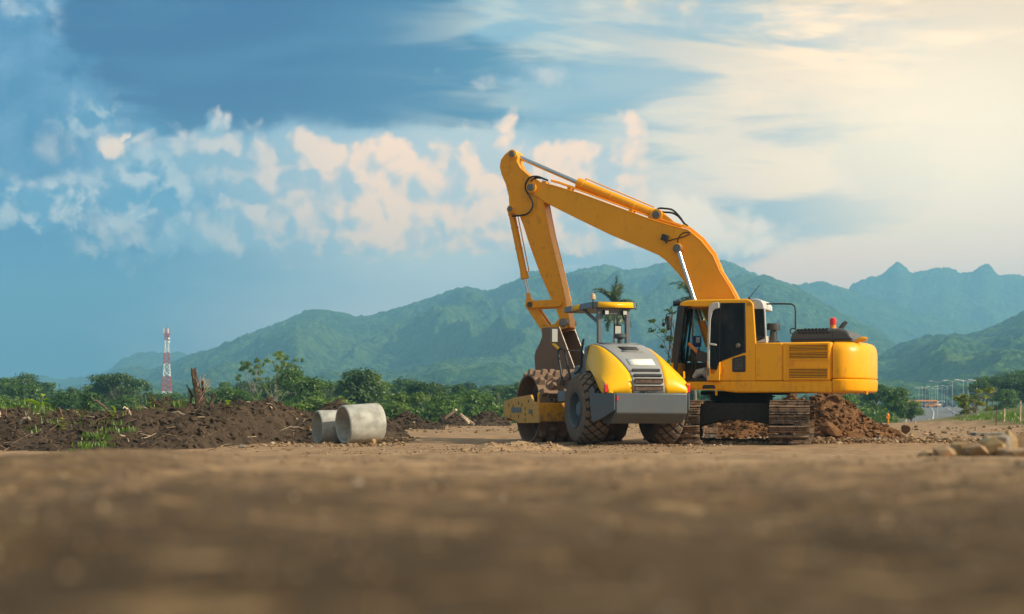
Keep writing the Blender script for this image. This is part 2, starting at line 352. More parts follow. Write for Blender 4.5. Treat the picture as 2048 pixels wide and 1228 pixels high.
def soil(name, cols, rough=.95, s=1.0, bump=.6, green=False, dist=.02):
    m, T, b = pbsdf(name)
    g = T.new('ShaderNodeNewGeometry').outputs['Position']
    n0 = T.noise(g, .35*s, 4, .55); n1 = T.noise(g, 2.3*s, 6, .62); n2 = T.noise(g, 14*s, 6, .65); n3 = T.noise(g, 70*s, 4, .6)
    sx, sy, sz = T.sep(g)
    lanes = T.noise(T.xyz(T.m('ADD', T.m('MULTIPLY', sx, .35), T.m('MULTIPLY', sy, .05)), T.m('MULTIPLY', sy, 1.6), 0.0), 1.0, 4, .6)
    c = T.mix(T.ss(n1, .32, .68), cols[0], cols[1])
    c = T.mix(T.ss(n0, .4, .65, 0, .6), c, cols[2])
    c = T.mix(T.ss(lanes, .5, .7, 0, .45), c, cols[1])
    c = T.mix(T.ss(n2, .58, .72, 0, .6), c, tuple(min(1, v*1.5) for v in cols[1]))
    c = T.mix(T.ss(n2, .42, .3, 0, .6), c, tuple(v*.5 for v in cols[0]))
    if green:
        edge = T.m('ADD', sy, T.m('MULTIPLY', T.m('SUBTRACT', T.noise(g, .12, 4, .6), .5), 14))
        gc = T.mix(T.ss(T.noise(g, .25, 5, .6), .35, .65), (.035, .07, .018), (.12, .15, .04))
        slope = T.m('ADD', T.m('ADD', sx, T.m('MULTIPLY', T.m('SUBTRACT', n0, .5), 6)), T.m('MULTIPLY', T.m('SUBTRACT', n1, .5), 3))
        gm = T.m('MAXIMUM', T.ss(edge, 63, 69), T.m('MULTIPLY', T.ss(slope, 17.5, 20.5), T.ss(sy, 44, 50)))
        c = T.mix(gm, c, gc)
        # vignette-like shade painted into the soil colour, nearest ground and far left
        near_shade = T.m('MULTIPLY', T.ss(T.m('ADD', sy, T.m('MULTIPLY', T.m('SUBTRACT', n1, .5), 1.2)), 5.0, .7), .94)
        near_shade = T.m('MAXIMUM', near_shade, T.m('MULTIPLY', T.ss(T.m('ADD', T.m('DIVIDE', sx, T.m('MAXIMUM', sy, .3)), T.m('MULTIPLY', T.m('SUBTRACT', n1, .5), .1)), -.1, -.34), T.m('MULTIPLY', T.ss(sy, 7, 5), .6)))
        c = T.mix(near_shade, c, (.036, .022, .009))
        pat = T.m('ADD', T.m('MULTIPLY', T.noise(T.vm('MULTIPLY', g, (.4, 1, 1)), 30.0, 5, .6), .6), T.m('MULTIPLY', T.noise(T.vm('MULTIPLY', g, (.5, 1, 1)), 8.0, 5, .6), .4))
        near = T.ss(sy, 8.0, 5.0)
        c = T.mix(T.m('MULTIPLY', near, T.ss(pat, .52, .38, 0, .9)), c, (.070, .048, .028))
        c = T.mix(T.m('MULTIPLY', near, T.ss(pat, .53, .68, 0, .55)), c, (.52, .34, .165))
        wv = T.noise(T.xyz(T.m('ADD', T.m('MULTIPLY', sx, 1.6), T.m('MULTIPLY', sy, -.5)), T.m('MULTIPLY', sy, .35), 2.0), 1.5, 5, .6)
        c = T.mix(T.m('MULTIPLY', T.ss(wv, .47, .6, 0, .5), T.ss(sy, 18, 24)), c, (.20, .12, .065))
    T.l.new(c, b.inputs['Base Color']); b.inputs['Roughness'].default_value = rough; b.inputs['Specular IOR Level'].default_value = .15
    h = T.m('ADD', T.m('MULTIPLY', n2, 1.0), T.m('MULTIPLY', n3, .35))
    bp = T.new('ShaderNodeBump', None, Strength=bump, Distance=dist); T.l.new(h, bp.inputs['Height']); T.l.new(bp.outputs[0], b.inputs['Normal'])
    return m
M = {}
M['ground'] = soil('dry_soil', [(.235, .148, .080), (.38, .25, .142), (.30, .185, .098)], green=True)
M['dark'] = soil('dark_soil', [(.034, .024, .016), (.088, .062, .042), (.055, .039, .027)], s=1.6, bump=.9, dist=.03)
M['red'] = soil('red_soil', [(.105, .050, .022), (.23, .115, .050), (.15, .072, .030)], s=1.8, bump=.9, dist=.03)
M['sand'] = soil('gravel_soil', [(.24, .15, .08), (.42, .28, .17), (.33, .21, .11)], s=2, bump=.5)
M['yel'] = paint('excavator_yellow', (.92, .40, .002), dirt=.28, low=1.5)
M['yelb'] = paint('boom_yellow', (.86, .345, .002), dirt=.22, scale=.8)
M['yelarm'] = paint('worn_arm_yellow', (.82, .315, .002), dirt=.42, scale=.9, dirtcol=(.20, .09, .03))
M['yelr'] = paint('roller_yellow', (.92, .47, .003), dirt=.12, rough=.3)
M['yelf'] = paint('drum_frame_yellow', (.70, .31, .02), dirt=.75, dirtcol=(.20, .12, .07), low=.9)
M['yelp'] = paint('scraped_plate_yellow', (.66, .33, .06), dirt=1.0, dirtcol=(.28, .22, .16), scale=2.2, rough=.6)
M['gray'] = paint('roller_grey', (.14, .152, .16), dirt=.3, low=1.2, dirtcol=(.16, .11, .07))
M['grayl'] = paint('hood_grey', (.30, .30, .295), dirt=.15)
M['bump'] = paint('bumper_grey', (.095, .112, .128), dirt=.35, low=1.0, dirtcol=(.13, .085, .05))
M['hoodg'] = paint('engine_hood_grey', (.075, .078, .082), dirt=.3, rough=.5)
M['lgray'] = plain('pale_grey_plastic', (.50, .50, .47), .45, var=.12)
M['black'] = plain('black_metal', (.018, .018, .02), .45, var=.3)
M['rubberb'] = plain('black_rubber', (.02, .02, .02), .8)
M['chrome'] = plain('chrome_rod', (.50, .51, .53), .22, 1.0, var=.05, bump=0)
M['steel'] = plain('worn_steel', (.20, .17, .14), .5, .7, var=.4)
M['rust'] = plain('rusty_earth_steel', (.085, .048, .032), .8, .1, var=.5, scale=8, bump=.4)
M['bucket'] = paint('bucket_steel', (.20, .125, .085), dirt=.7, dirtcol=(.17, .10, .06), rough=.6, coat=0)
M['pin'] = plain('pin_grey', (.16, .14, .12), .6, .4)
M['drum'] = paint('drum_earth_steel', (.23, .145, .095), dirt=.8, dirtcol=(.34, .22, .14), rough=.8, coat=0, scale=2)
M['drumd'] = plain('drum_inside', (.055, .036, .026), .85)
M['tyre'] = paint('dusty_tyre', (.145, .105, .078), dirt=.95, dirtcol=(.28, .19, .12), rough=.9, coat=0, scale=1.3)
M['groove'] = plain('tyre_groove_rubber', (.030, .022, .017), .95)
M['rimg'] = paint('wheel_rim_grey', (.10, .125, .14), dirt=.4, rough=.5)
M['track'] = paint('track_steel', (.13, .085, .058), dirt=.8, dirtcol=(.27, .175, .11), rough=.75, coat=0, scale=2.5)
def trackmat():
    m, T, b = pbsdf('muddy_track_steel'); g = T.new('ShaderNodeNewGeometry'); p = g.outputs['Position']; n = T.noise(p, 9, 6, .65); n2 = T.noise(p, 40, 4, .6)
    f = T.m('ADD', n, T.m('MULTIPLY', T.m('SUBTRACT', g.outputs['Random Per Island'], .5), .22))
    c = T.mix(T.ss(f, .40, .60), (.055, .036, .026), (.26, .165, .10)); c = T.mix(T.ss(n2, .6, .7, 0, .6), c, (.36, .24, .15))
    c = T.mix(T.ss(f, .36, .28), c, (.20, .18, .16)); T.l.new(c, b.inputs['Base Color']); b.inputs['Roughness'].default_value = .75
    bp = T.new('ShaderNodeBump', None, Strength=.6, Distance=.02); T.l.new(n2, bp.inputs['Height']); T.l.new(bp.outputs[0], b.inputs['Normal']); return m
M['track'] = trackmat()
M['under'] = plain('undercarriage_black', (.016, .012, .010), .8, var=.4)
M['glass'] = glass('window_glass', (.62, .78, .80))
M['glassd'] = glass('tinted_glass', (.05, .055, .06))
M['mirror'] = plain('mirror_glass', (.6, .62, .64), .06, 1.0, var=.02, bump=0)
M['red_l'] = plain('red_lens', (.70, .02, .02), .2, var=.1, bump=0)
M['orange'] = plain('orange_plastic', (.80, .25, .01), .35, var=.1)
M['amber'] = plain('amber_beacon', (.55, .36, .20), .3, var=.2)
M['white'] = plain('white_paint', (.75, .75, .72), .5, var=.08)
M['whitep'] = plain('off_white_sheet', (.80, .78, .70), .6, var=.1)
M['redp'] = plain('red_paint', (.45, .045, .04), .6, var=.2)
M['seat'] = plain('seat_vinyl', (.07, .055, .075), .6, var=.3)
M['blue'] = plain('blue_cloth', (.03, .04, .22), .8)
M['conc'] = plain('old_concrete', (.35, .345, .31), .9, var=.28, scale=3.5, bump=.35)
M['conc2'] = plain('shaded_concrete', (.20, .22, .22), .9, var=.3, scale=3.5, bump=.35)
M['bark'] = plain('grey_bark', (.20, .16, .12), .95, var=.4, scale=4, bump=.6)
M['barkw'] = plain('pale_bark', (.26, .24, .19), .9, var=.3, scale=3, bump=.3)
M['stump'] = plain('torn_wood', (.065, .040, .026), .95, var=.65, scale=14, bump=1.0)
M['twig'] = plain('dry_twigs', (.15, .095, .06), .95, var=.6, scale=6, bump=.3)
M['twigp'] = plain('pale_dry_wood', (.50, .38, .26), .95, var=.4, scale=6, bump=.3)
M['rock'] = plain('brown_rock', (.27, .17, .09), .95, var=.45, scale=7, bump=.7)
M['rocky'] = plain('ochre_rock', (.34, .22, .10), .95, var=.35, scale=7, bump=.6)
M['rockg'] = plain('grey_rock', (.20, .17, .13), .95, var=.3, scale=6, bump=.5)
def gravelmat():
    m, T, b = pbsdf('mixed_gravel'); g = T.new('ShaderNodeNewGeometry'); n = T.noise(g.outputs['Position'], 30, 4, .6)
    c = T.ramp(g.outputs['Random Per Island'], [(0, (.10, .06, .032)), (.35, (.20, .125, .07)), (.7, (.30, .19, .105)), (.9, (.38, .27, .16)), (1, (.45, .40, .32))])
    T.l.new(T.mix(T.ss(n, .3, .7, 0, .5), c, (.12, .075, .04)), b.inputs['Base Color']); b.inputs['Roughness'].default_value = .95; b.inputs['Specular IOR Level'].default_value = .1; return m
M['gravel'] = gravelmat()
M['asph'] = plain('asphalt', (.13, .13, .13), .9, var=.2, scale=.3, bump=0)
M['l_dark'] = leafmat('dark_leaves', (.020, .050, .010), (.085, .150, .030))
M['l_mid'] = leafmat('mid_leaves', (.030, .075, .012), (.125, .215, .036))
M['l_lit'] = leafmat('light_leaves', (.055, .110, .015), (.200, .285, .050))
M['l_yel'] = leafmat('yellow_green_leaves', (.085, .125, .012), (.300, .300, .030), trans=.4)
M['l_palm'] = leafmat('palm_leaves', (.030, .060, .018), (.110, .140, .045), trans=.2)
M['grass'] = leafmat('grass_blades', (.045, .11, .012), (.16, .26, .035), trans=.35, scale=4)
M['bright'] = leafmat('bright_seedling_leaves', (.12, .22, .015), (.42, .52, .04), trans=.45, scale=4)
# ------------------------------------------------------------------ terrain
def T0(x, y):
    x = np.asarray(x, dtype=np.float64); y = np.asarray(y, dtype=np.float64)
    k = x/np.maximum(y+3, .5)
    near = .698-.018*np.minimum(y, 6)
    mound = near*(1-sst(y, 5.2, 14.5))
    z = mound
    z = z-2.3*sst(y, 62, 82)+1.75*sst(y, 200, 520)
    z = z+.75*sst(x, 16.5, 24)*sst(y, 44, 56)
    # small relief
    a = .026*(1-sst(y, 3, 6.5))+.004
    z = z+a*(fbm(x*2.6, y*2.6, 3, 4)-.5)*2*(1-sst(y, 12, 16)) + a*.8*(fbm(x*9, y*9, 4, 3)-.5)*(1-sst(y, 7, 9))
    z = z+.05*(fbm(x*.45, y*.45, 8, 3)-.5)*sst(y, 12, 18)*(1-sst(y, 60, 70))
    z = z+.035*(fbm(x*2.2, y*1.2, 9, 4)-.5)*sst(y, 12, 18)*(1-sst(y, 60, 70))
    z = z+.03*np.exp(-((k*3000+1024-500)/120)**2)*(1-sst(y, 6, 8))*sst(y, 2, 5)
    z = z+1.0*(fbm(x*.03, y*.03, 12, 4)-.5)*sst(y, 70, 100)
    return z
def Tz(x, y): return float(T0(np.array([x]), np.array([y]))[0])
def build_ground():
    ks = np.concatenate([np.linspace(-1.0, -.46, 24)[:-1], np.linspace(-.46, .46, 820), np.linspace(.46, 1.0, 24)[1:]])
    ys = [-2.9]; y = -2.9
    while y < 4050:
        d = y+3
        r = .012 if y < 3 else (.006 if y < 9 else (.009 if y < 22 else (.0045 if y < 36 else (.010 if y < 75 else .03))))
        y += max(d*r, .012 if y > 0 else .06); ys.append(y)
    ys = np.array(ys)
    Y, K = np.meshgrid(ys, ks, indexing='ij'); X = K*(Y+3)
    Z = T0(X, Y)
    n, m = Y.shape
    V = np.stack([X, Y, Z], -1).reshape(-1, 3)
    i = np.arange(n*m).reshape(n, m)
    Fc = np.stack([i[:-1, :-1], i[:-1, 1:], i[1:, 1:], i[1:, :-1]], -1).reshape(-1, 4)
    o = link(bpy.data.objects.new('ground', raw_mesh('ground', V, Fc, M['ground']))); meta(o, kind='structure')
    return o
build_ground()
# ------------------------------------------------------------------ mountains
def mountain_mat():
    m, T, b = pbsdf('forested_slope')
    g = T.new('ShaderNodeNewGeometry'); p = g.outputs['Position']
    big = T.noise(p, .0035, 5, .6); mid = T.noise(p, .016, 5, .65); fine = T.noise(p, .11, 5, .75)
    vor = T.new('ShaderNodeTexVoronoi', None, Scale=.11); T.l.new(p, vor.inputs['Vector'])
    c = T.mix(T.ss(mid, .35, .65), (.016, .045, .012), (.060, .120, .028))
    c = T.mix(T.ss(T.m('ADD', T.m('MULTIPLY', big, .6), T.m('MULTIPLY', mid, .4)), .50, .60, 0, .75), c, (.115, .170, .045))
    c = T.mix(T.ss(fine, .42, .62, 0, .7), c, (.13, .20, .045))
    c = T.mix(T.ss(vor.outputs['Distance'], .45, .95, 0, .5), c, (.012, .030, .010))
    c = T.mix(T.ss(T.m('ADD', big, T.m('MULTIPLY', T.m('SUBTRACT', fine, .5), .2)), .72, .76, 0, .5), c, (.20, .17, .12))
    T.l.new(c, b.inputs['Base Color']); b.inputs['Roughness'].default_value = 1; b.inputs['Specular IOR Level'].default_value = 0
    h = T.m('ADD', T.m('MULTIPLY', vor.outputs['Distance'], -6.0), T.m('MULTIPLY', fine, 9.0))
    bp = T.new('ShaderNodeBump', None, Strength=1.0, Distance=1.0); T.l.new(h, bp.inputs['Height']); T.l.new(bp.outputs[0], b.inputs['Normal'])
    return m
M['mount'] = mountain_mat()
def ridge(name, prof, Yf, Yc, seed, spur=.3, rows=170, wl=230.0, can=7.0):
    px = np.array([p[0] for p in prof], float); py = np.array([p[1] for p in prof], float)
    cols = np.arange(px[0], px[-1]+1, 2.6)
    pyc = np.interp(cols, px, py); w = 7; pyc = np.convolve(np.pad(pyc, w//2, mode='edge'), np.ones(w)/w, 'valid')
    k = (cols-1024)/F
    zc = CZ+(HZ-pyc)/F*Yc
    s = np.concatenate([np.linspace(0, 1, rows), np.linspace(1.01, 1.25, 14)])
    S, Kk = np.meshgrid(s, k, indexing='ij'); ZC = np.broadcast_to(zc, S.shape)
    Y = Yf+(Yc-Yf)*S; X = Kk*Y
    # valleys and spurs running down from the crest
    wx = X+90*(fbm(X/300, Y/300, seed+5, 3)-.5)*2
    sp = fbm(wx/wl, Y/(wl*2.6), seed, 4, .5, ridge=True)-.62
    g = np.clip(S, 0, 1)**1.25
    env = np.sin(np.pi*np.clip(S, 0, 1)**.8)**.8
    back = np.clip(S-1, 0, 1)
    Z = -1+(ZC+1)*(g-back*2.0)+ZC*spur*sp*env*1.6
    # keep every slope below the line of sight to the crest
    lim = ZC*Y/Yc*.985
    Z = np.where(S < 1, np.minimum(Z, lim+(-6)*(1-S)), Z)
    Z = Z+can*(fbm(X/9, Y/11, seed+9, 3, .65)-.5)*np.clip(S*4, 0, 1)+can*1.6*(fbm(X/45, Y/45, seed+3, 3)-.5)*np.clip(S*4, 0, 1)
    n, m = S.shape; V = np.stack([X, Y, Z], -1).reshape(-1, 3); i = np.arange(n*m).reshape(n, m)
    Fc = np.stack([i[:-1, :-1], i[:-1, 1:], i[1:, 1:], i[1:, :-1]], -1).reshape(-1, 4)
    o = link(bpy.data.objects.new(name, raw_mesh(name, V, Fc, M['mount']))); meta(o, kind='structure'); return o
ridge('mountains', [(1560, 640), (1640, 600), (1700, 572), (1720, 558), (1745, 551), (1772, 547), (1784, 533), (1790, 527), (1798, 526), (1806, 529), (1814, 540), (1824, 547), (1850, 541), (1875, 536), (1897, 531), (1915, 541), (1930, 543), (1950, 540), (1962, 532), (1970, 529), (1980, 532), (1988, 539), (1996, 549), (2020, 548), (2048, 552), (2110, 560), (2200, 575), (2400, 600)], 2600, 3350, 31, .25, 120, 300, 12)
ridge('mountains', [(-250, 770), (-100, 775), (0, 775), (40, 763), (80, 754), (120, 757), (180, 753), (215, 745), (245, 716), (268, 708), (292, 702), (330, 700), (365, 704), (395, 722), (450, 735), (600, 740)], 2700, 3500, 32, .2, 90, 300, 10)
ridge('mountains', [(1420, 600), (1500, 580), (1560, 570), (1600, 567), (1640, 565), (1680, 571), (1720, 588), (1780, 607), (1840, 624), (1900, 636), (1960, 650), (2048, 660), (2200, 680), (2400, 700)], 2100, 2850, 33, .34, 150, 240, 9)
ridge('mountains', [(-60, 790), (60, 785), (130, 778), (180, 768), (240, 738), (268, 733), (300, 742), (340, 727), (380, 710), (420, 699), (480, 672), (540, 651), (575, 637), (605, 624), (640, 619), (672, 622), (710, 632), (735, 630), (765, 625), (800, 614), (850, 598), (890, 585), (920, 576), (945, 577), (960, 582), (990, 578), (1020, 562), (1060, 546), (1100, 546), (1150, 544), (1180, 534), (1207, 529), (1240, 540), (1280, 538), (1330, 526), (1380, 533), (1430, 521), (1460, 525), (1500, 540), (1560, 585), (1640, 650), (1760, 720), (1900, 770)], 1250, 2500, 34, .55, 230, 210, 8)
ridge('mountains', [(1330, 700), (1380, 620), (1430, 570), (1470, 553), (1500, 549), (1530, 546), (1560, 556), (1600, 574), (1640, 600), (1690, 628), (1740, 652), (1800, 690), (1860, 740), (1960, 790)], 1150, 2000, 35, .5, 170, 180, 7)
ridge('mountains', [(100, 800), (190, 792), (240, 775), (330, 768), (420, 762), (520, 765), (600, 752), (660, 740), (720, 752), (800, 745), (900, 722), (980, 715), (1060, 735), (1180, 700), (1280, 716), (1400, 735), (1560, 745)], 900, 1500, 36, .5, 110, 130, 6)
ridge('mountains', [(1480, 792), (1560, 770), (1640, 735), (1700, 716), (1760, 702), (1800, 690), (1850, 679), (1900, 664), (1935, 663), (1960, 656), (2005, 645), (2048, 621), (2100, 600), (2200, 570), (2400, 545)], 700, 1400, 37, .5, 170, 130, 6)
# ------------------------------------------------------------------ haze
hb = MB(); hb.box((0, 2000, 178), (9000, 4400, 364))
hz = hb.build('haze', [], None); meta(hz, 'thin bluish haze over the whole valley', 'haze', kind='stuff')
hm = bpy.data.materials.new('haze_air'); hm.use_nodes = True; TT = NT(hm.node_tree); TT.n.clear()
pv = TT.new('ShaderNodeVolumePrincipled', None, Density=.00040, Color=(.30, .68, 1.0), Anisotropy=.25)
oo = TT.n.new('ShaderNodeOutputMaterial'); TT.l.new(pv.outputs[0], oo.inputs['Volume']); hz.data.materials.append(hm)
# ------------------------------------------------------------------ excavator
PSI = R(22); EC = Vector((4.99, 30.6, 0)); EB = Vector((math.cos(PSI), -math.sin(PSI))); EN = Vector((-math.sin(PSI), -math.cos(PSI)))
def E(px, py, lat=1.3):
    k = (px-1024)/F; bx = EC.x+lat*EN.x; by = EC.y+lat*EN.y
    t = (k*by-bx)/(EB.x-k*EB.y); Y = by+EB.y*t
    return (t, CZ+(HZ-py)/F*Y)
def EL(lst, lat=1.3): return [E(a, b, lat) for a, b in lst]
def E3(px, py, lat=1.3): t, z = E(px, py, lat); return (t, -lat, z)
ex = thing('excavator', 'big yellow crawler excavator with raised boom and cab door open', 'excavator', (EC.x, EC.y, 0), -PSI)
# --- lower structure, turned differently from the house above it
PU = R(13.5)
dirv = Vector((math.sin(PU), math.cos(PU), 0)); latv = Vector((math.cos(PU), -math.sin(PU), 0))
INV = Matrix.Rotation(PSI, 4, 'Z') @ Matrix.Translation((-EC.x, -EC.y, 0))
UM = INV @ Matrix(((latv.x, dirv.x, 0, EC.x), (latv.y, dirv.y, 0, EC.y), (0, 0, 1, 0), (0, 0, 0, 1)))   # x across, y along the tracks
def track(sx):
    cx = sx*1.1; L = 1.62; r = .40; zc = .445
    def loop(s):          # stadium with slightly sagging top; s in 0..1
        per = 2*2*L+2*math.pi*r; d = s*per
        if d < 2*L: return (-L+d, zc-r, 0.0)
        d -= 2*L
        if d < math.pi*r: a = -math.pi/2+d/r; return (L+r*math.cos(a), zc+r*math.sin(a), a+math.pi/2)
        d -= math.pi*r
        if d < 2*L: return (L-d, zc+r-.03*math.sin(math.pi*d/(2*L)), math.pi)
        d -= 2*L; a = math.pi/2+d/r; return (-L+r*math.cos(a), zc+r*math.sin(a), a+math.pi/2)
    tr = link(bpy.data.objects.new('crawler_track', None)); tr.parent = ex
    m = MB(UM); rnd = random.Random(5+sx); n = 46
    for i in range(n):
        y, z, a = loop((i+.5)/n); rot = Matrix.Rotation(a, 3, 'X'); j = rnd.uniform(-.012, .012)
        m.box((cx+j, y, z), (.80, .158, .022), rot=rot)
        for dy, h in ((-.07, .05), (-.02, .03), (.03, .03)):
            o = rot @ Vector((0, dy, -.011-h/2)); m.box((cx+j, y+o.y, z+o.z), (.80, .014, h), rot=rot)
        o = rot @ Vector((0, 0, .05))
        for dx in (-.1, .1): m.box((cx+dx, y+o.y, z+o.z), (.035, .165, .085), rot=rot)
    m.build('track_shoes', M['track'], tr)
    b = MB(UM); b.box((cx, 0, .46), (.30, 3.0, .30)); b.prism([(-1.35, .34), (1.35, .34), (1.2, .22), (-1.2, .22)], cx-.12, cx+.12, axis='x'); b.build('track_frame', M['under'], tr, bevel=.02)
    for sy in (-1, 1):
        w = MB(UM); w.lathe([(.06, -.12), (.32, -.10), (.34, -.05), (.30, -.04), (.30, .04), (.34, .05), (.32, .10), (.06, .12)], (cx, sy*L, zc), (1, 0, 0), 28); w.build('idler' if sy < 0 else 'sprocket', M['rust'], tr)
    for i in range(7):
        w = MB(UM); w.cyl((cx-.14, -1.2+i*.4, .18), (cx+.14, -1.2+i*.4, .18), .085, n=14); w.build('track_roller', M['rust'], tr)
    for i in (-.6, .5):
        w = MB(UM); w.cyl((cx-.12, i, .73), (cx+.12, i, .73), .06, n=12); w.build('carrier_roller', M['rust'], tr)
for s_ in (-1, 1): track(s_)
m = MB(UM)      # arched cross frame between the tracks
arch = [(-1.0, .84), (1.0, .84), (1.05, .55), (.98, .30), (.75, .37), (.35, .46), (0, .49), (-.35, .46), (-.75, .37), (-1.02, .30), (-1.1, .55)]
m.prism(arch, -1.25, -1.05); m.prism(arch, 1.05, 1.25); m.box((0, 0, .70), (1.7, 2.2, .28)); m.cyl((0, 0, .80), (0, 0, .93), .62, n=40)
m.build('cross_frame', M['under'], ex, bevel=.015)
m = MB(); m.cyl((0, 0, .90), (0, 0, 1.10), .68, .66, 48); m.cyl((0, 0, .97), (0, 0, 1.0), .72, n=48); m.box((.1, 0, 1.06), (1.7, 1.2, .08)); m.build('swing_bearing', M['under'], ex)
# --- upper frame and body
t0, zb = E(1372, 784); t1, _ = E(1660, 784); _, zs = E(1500, 762)
tc = E(1665, 700)[0]; zt = E(1600, 684)[1]; zb = E(1600, 785)[1]
m = MB(); m.prism([(E(1372, 764)[0], zs), (tc-.01, zs), (tc-.01, zb), (E(1470, 785)[0], zb), (E(1436, 779)[0], zb+.05), (E(1374, 779)[0], zb+.08)], -1.3, 1.3)
m.build('deck_frame', M['yel'], ex, bevel=.03)
m = MB(); a0 = E(1404, 770, 1.31); a1 = E(1431, 778, 1.31); m.prism([(a0[0]+.03, a0[1]), (a1[0]-.04, a0[1]), (a1[0], a0[1]-.04), (a1[0]-.02, a1[1]), (a0[0]+.02, a1[1]), (a0[0], a0[1]-.05)], -1.308, -1.28); m.build('step_recess', M['black'], ex)
m = MB(); a0 = E(1372, 779, 1.36); a1 = E(1432, 784, 1.36); m.box(((a0[0]+a1[0])/2, -1.33, a0[1]), (a1[0]-a0[0], .10, .018)); m.box((a1[0], -1.33, (a0[1]+a1[1])/2-.02), (.03, .09, .16)); m.build('step', M['yel'], ex, bevel=.004)
def side_panel(name, x0, x1, y0, y1, lat=1.312, mat='yel', bev=.012):
    a = E(x0, y0, lat); b = E(x1, y1, lat); mm = MB(); mm.box(((a[0]+b[0])/2, -lat+.02, (a[1]+b[1])/2), (b[0]-a[0]-.012, .04, a[1]-b[1]))
    return mm.build(name, M[mat], ex, bevel=bev)
m = MB(); a = E(1510, 684, 1.28); m.box(((a[0]+tc)/2, 0, (zs+zt)/2+.004), (tc-a[0]-.02, 2.56, zt-zs-.012)); m.build('engine_housing', M['yel'], ex, bevel=.05, seg=3)
side_panel('tool_box_door', 1510.5, 1564.5, 686.5, 761)
ep = side_panel('engine_door', 1565.5, 1661, 686.5, 761)
for (y0, y1) in ((689, 702), (703.5, 718), (736, 757)):
    a = E(1577, y0, 1.33); b = E(1656, y1, 1.33); w = b[0]-a[0]; h = a[1]-b[1]; xm = (a[0]+b[0])/2
    g = MB(); g.box((xm, -1.316, (a[1]+b[1])/2), (w, .012, h)); gv = g.build('louvre_backing', M['black'], ep)
    g = MB(); nsl = 5 if h < .16 else 7
    for i in range(nsl):
        z = b[1]+(i+.5)*h/nsl; g.box((xm, -1.328, z), (w, .022, h/nsl*.30), rot=Matrix.Rotation(R(30), 3, 'X'))
    for sx in (0, 1): g.box((a[0]+sx*w, -1.325, (a[1]+b[1])/2), (.02, .026, h+.02))
    for sz in (0, 1): g.box((xm, -1.325, b[1]+sz*h), (w+.018, .024, .018))
    g.build('louvre', M['yel'], ep)
g = MB(); a = E(1577, 722, 1.33); b = E(1588, 732, 1.33); g.box(((a[0]+b[0])/2-.03, -1.322, (a[1]+b[1])/2), (.07, .02, a[1]-b[1])); g.box(((a[0]+b[0])/2+.055, -1.322, (a[1]+b[1])/2), (.03, .026, a[1]-b[1])); g.build('door_latch', M['yelb'], ep, bevel=.004)
# --- counterweight: curved tail, upper block and lower lip
plan = [(tc, -1.30), (tc+.12, -1.315), (tc+.22, -1.29), (tc+.36, -1.20), (tc+.50, -1.02), (tc+.60, -.78), (tc+.66, -.48), (tc+.685, -.16)]
def cw_loft(mm, levels):
    base = plan+[(p[0], -p[1]) for p in reversed(plan)]
    c = Vector((tc-.1, 0)); rows = []
    for z, ins in levels:
        row = []
        for p in base:
            v = Vector(p); d = (v-c)
            d2 = Vector((d.x*(1-ins/1.1) if d.x > .12 else d.x, d.y*(1-ins/1.35)))
            row.append((c.x+d2.x, c.y+d2.y, z))
        rows.append(row)
    n = len(rows[0]); o = [p for r_ in rows for p in r_]
    fs = [(i*n+j, i*n+(j+1) % n, (i+1)*n+(j+1) % n, (i+1)*n+j) for i in range(len(rows)-1) for j in range(n)]
    fs += [list(range(n)), list(range((len(rows)-1)*n, len(rows)*n))]
    mm.add(o, fs)
zl = E(1700, 758, 1.0)[1]
m = MB(); cw_loft(m, [(zl+.008, .02), (zl+.03, .0), (zt-.22, .0), (zt-.10, .035), (zt-.03, .10), (zt, .22)]); cw = m.build('counterweight', M['yel'], ex, bevel=.02, angle=50)
m = MB(); cw_loft(m, [(zb, .08), (zb+.03, .02), (zb+.06, .0), (zl-.02, -.012), (zl, .02)]); m.build('counterweight_lip', M['yel'], cw, angle=50)
for px in (1687, 1714, 1733):
    g = MB(); t, z = E(px, 787, .8); g.cyl((t, -.8, z-.02), (t, -.8, zb+.03), .03, n=8); g.build('drain_bolt', M['yelarm'], cw)
g = MB(); t, z = E(1724, 680, .9); g.tube([(t-.14, -.9, z-.04), (t-.06, -.9, z+.0), (t+.03, -.9, z+.02), (t+.10, -.9, z+.02)], .05, 10, rr=[.03, .05, .052, .035]); g.build('lifting_lug', M['yelb'], cw)
# --- engine hood with its grille, beacon, exhaust
a = E(1581, 684, .95); b = E(1706, 684, .95); zh = E(1640, 657, .95)[1]
m = MB(); m.prism([(a[0], zt-.01), (a[0]+.01, zt+.13), (a[0]+.08, zh-.03), (a[0]+.2, zh), (b[0]-.26, zh), (b[0]-.10, zh-.05), (b[0]-.01, zt+.10), (b[0], zt-.01)], -1.0, .95)
hood = m.build('engine_hood', M['hoodg'], ex, bevel=.06, seg=3)
g = MB()
g.box(((a[0]+b[0])/2, -1.006, zt+.06), (b[0]-a[0]-.03, .03, .03)); g.box((a[0]+.88, -1.006, (zt+zh)/2), (.015, .02, zh-zt-.08)); g.build('hood_seam', M['black'], hood, bevel=.005)
g = MB()
for j, z in enumerate((zh-.045, zh-.11)):
    for i in range(9):
        x = a[0]+.14+i*.072+j*.02; g.prism([(x, z), (x+.05, z), (x+.06, z+.04), (x+.012, z+.04)], -1.012, -.98)
g.build('hood_grille', M['rubberb'], hood)
g = MB()
for i in range(8): g.box((a[0]+.30+i*.075, -.80, zh+.004), (.045, .26, .012))
g.build('hood_grille', M['rubberb'], hood)
bt, bz = E(1666, 656, .7); bz0 = zh-.02
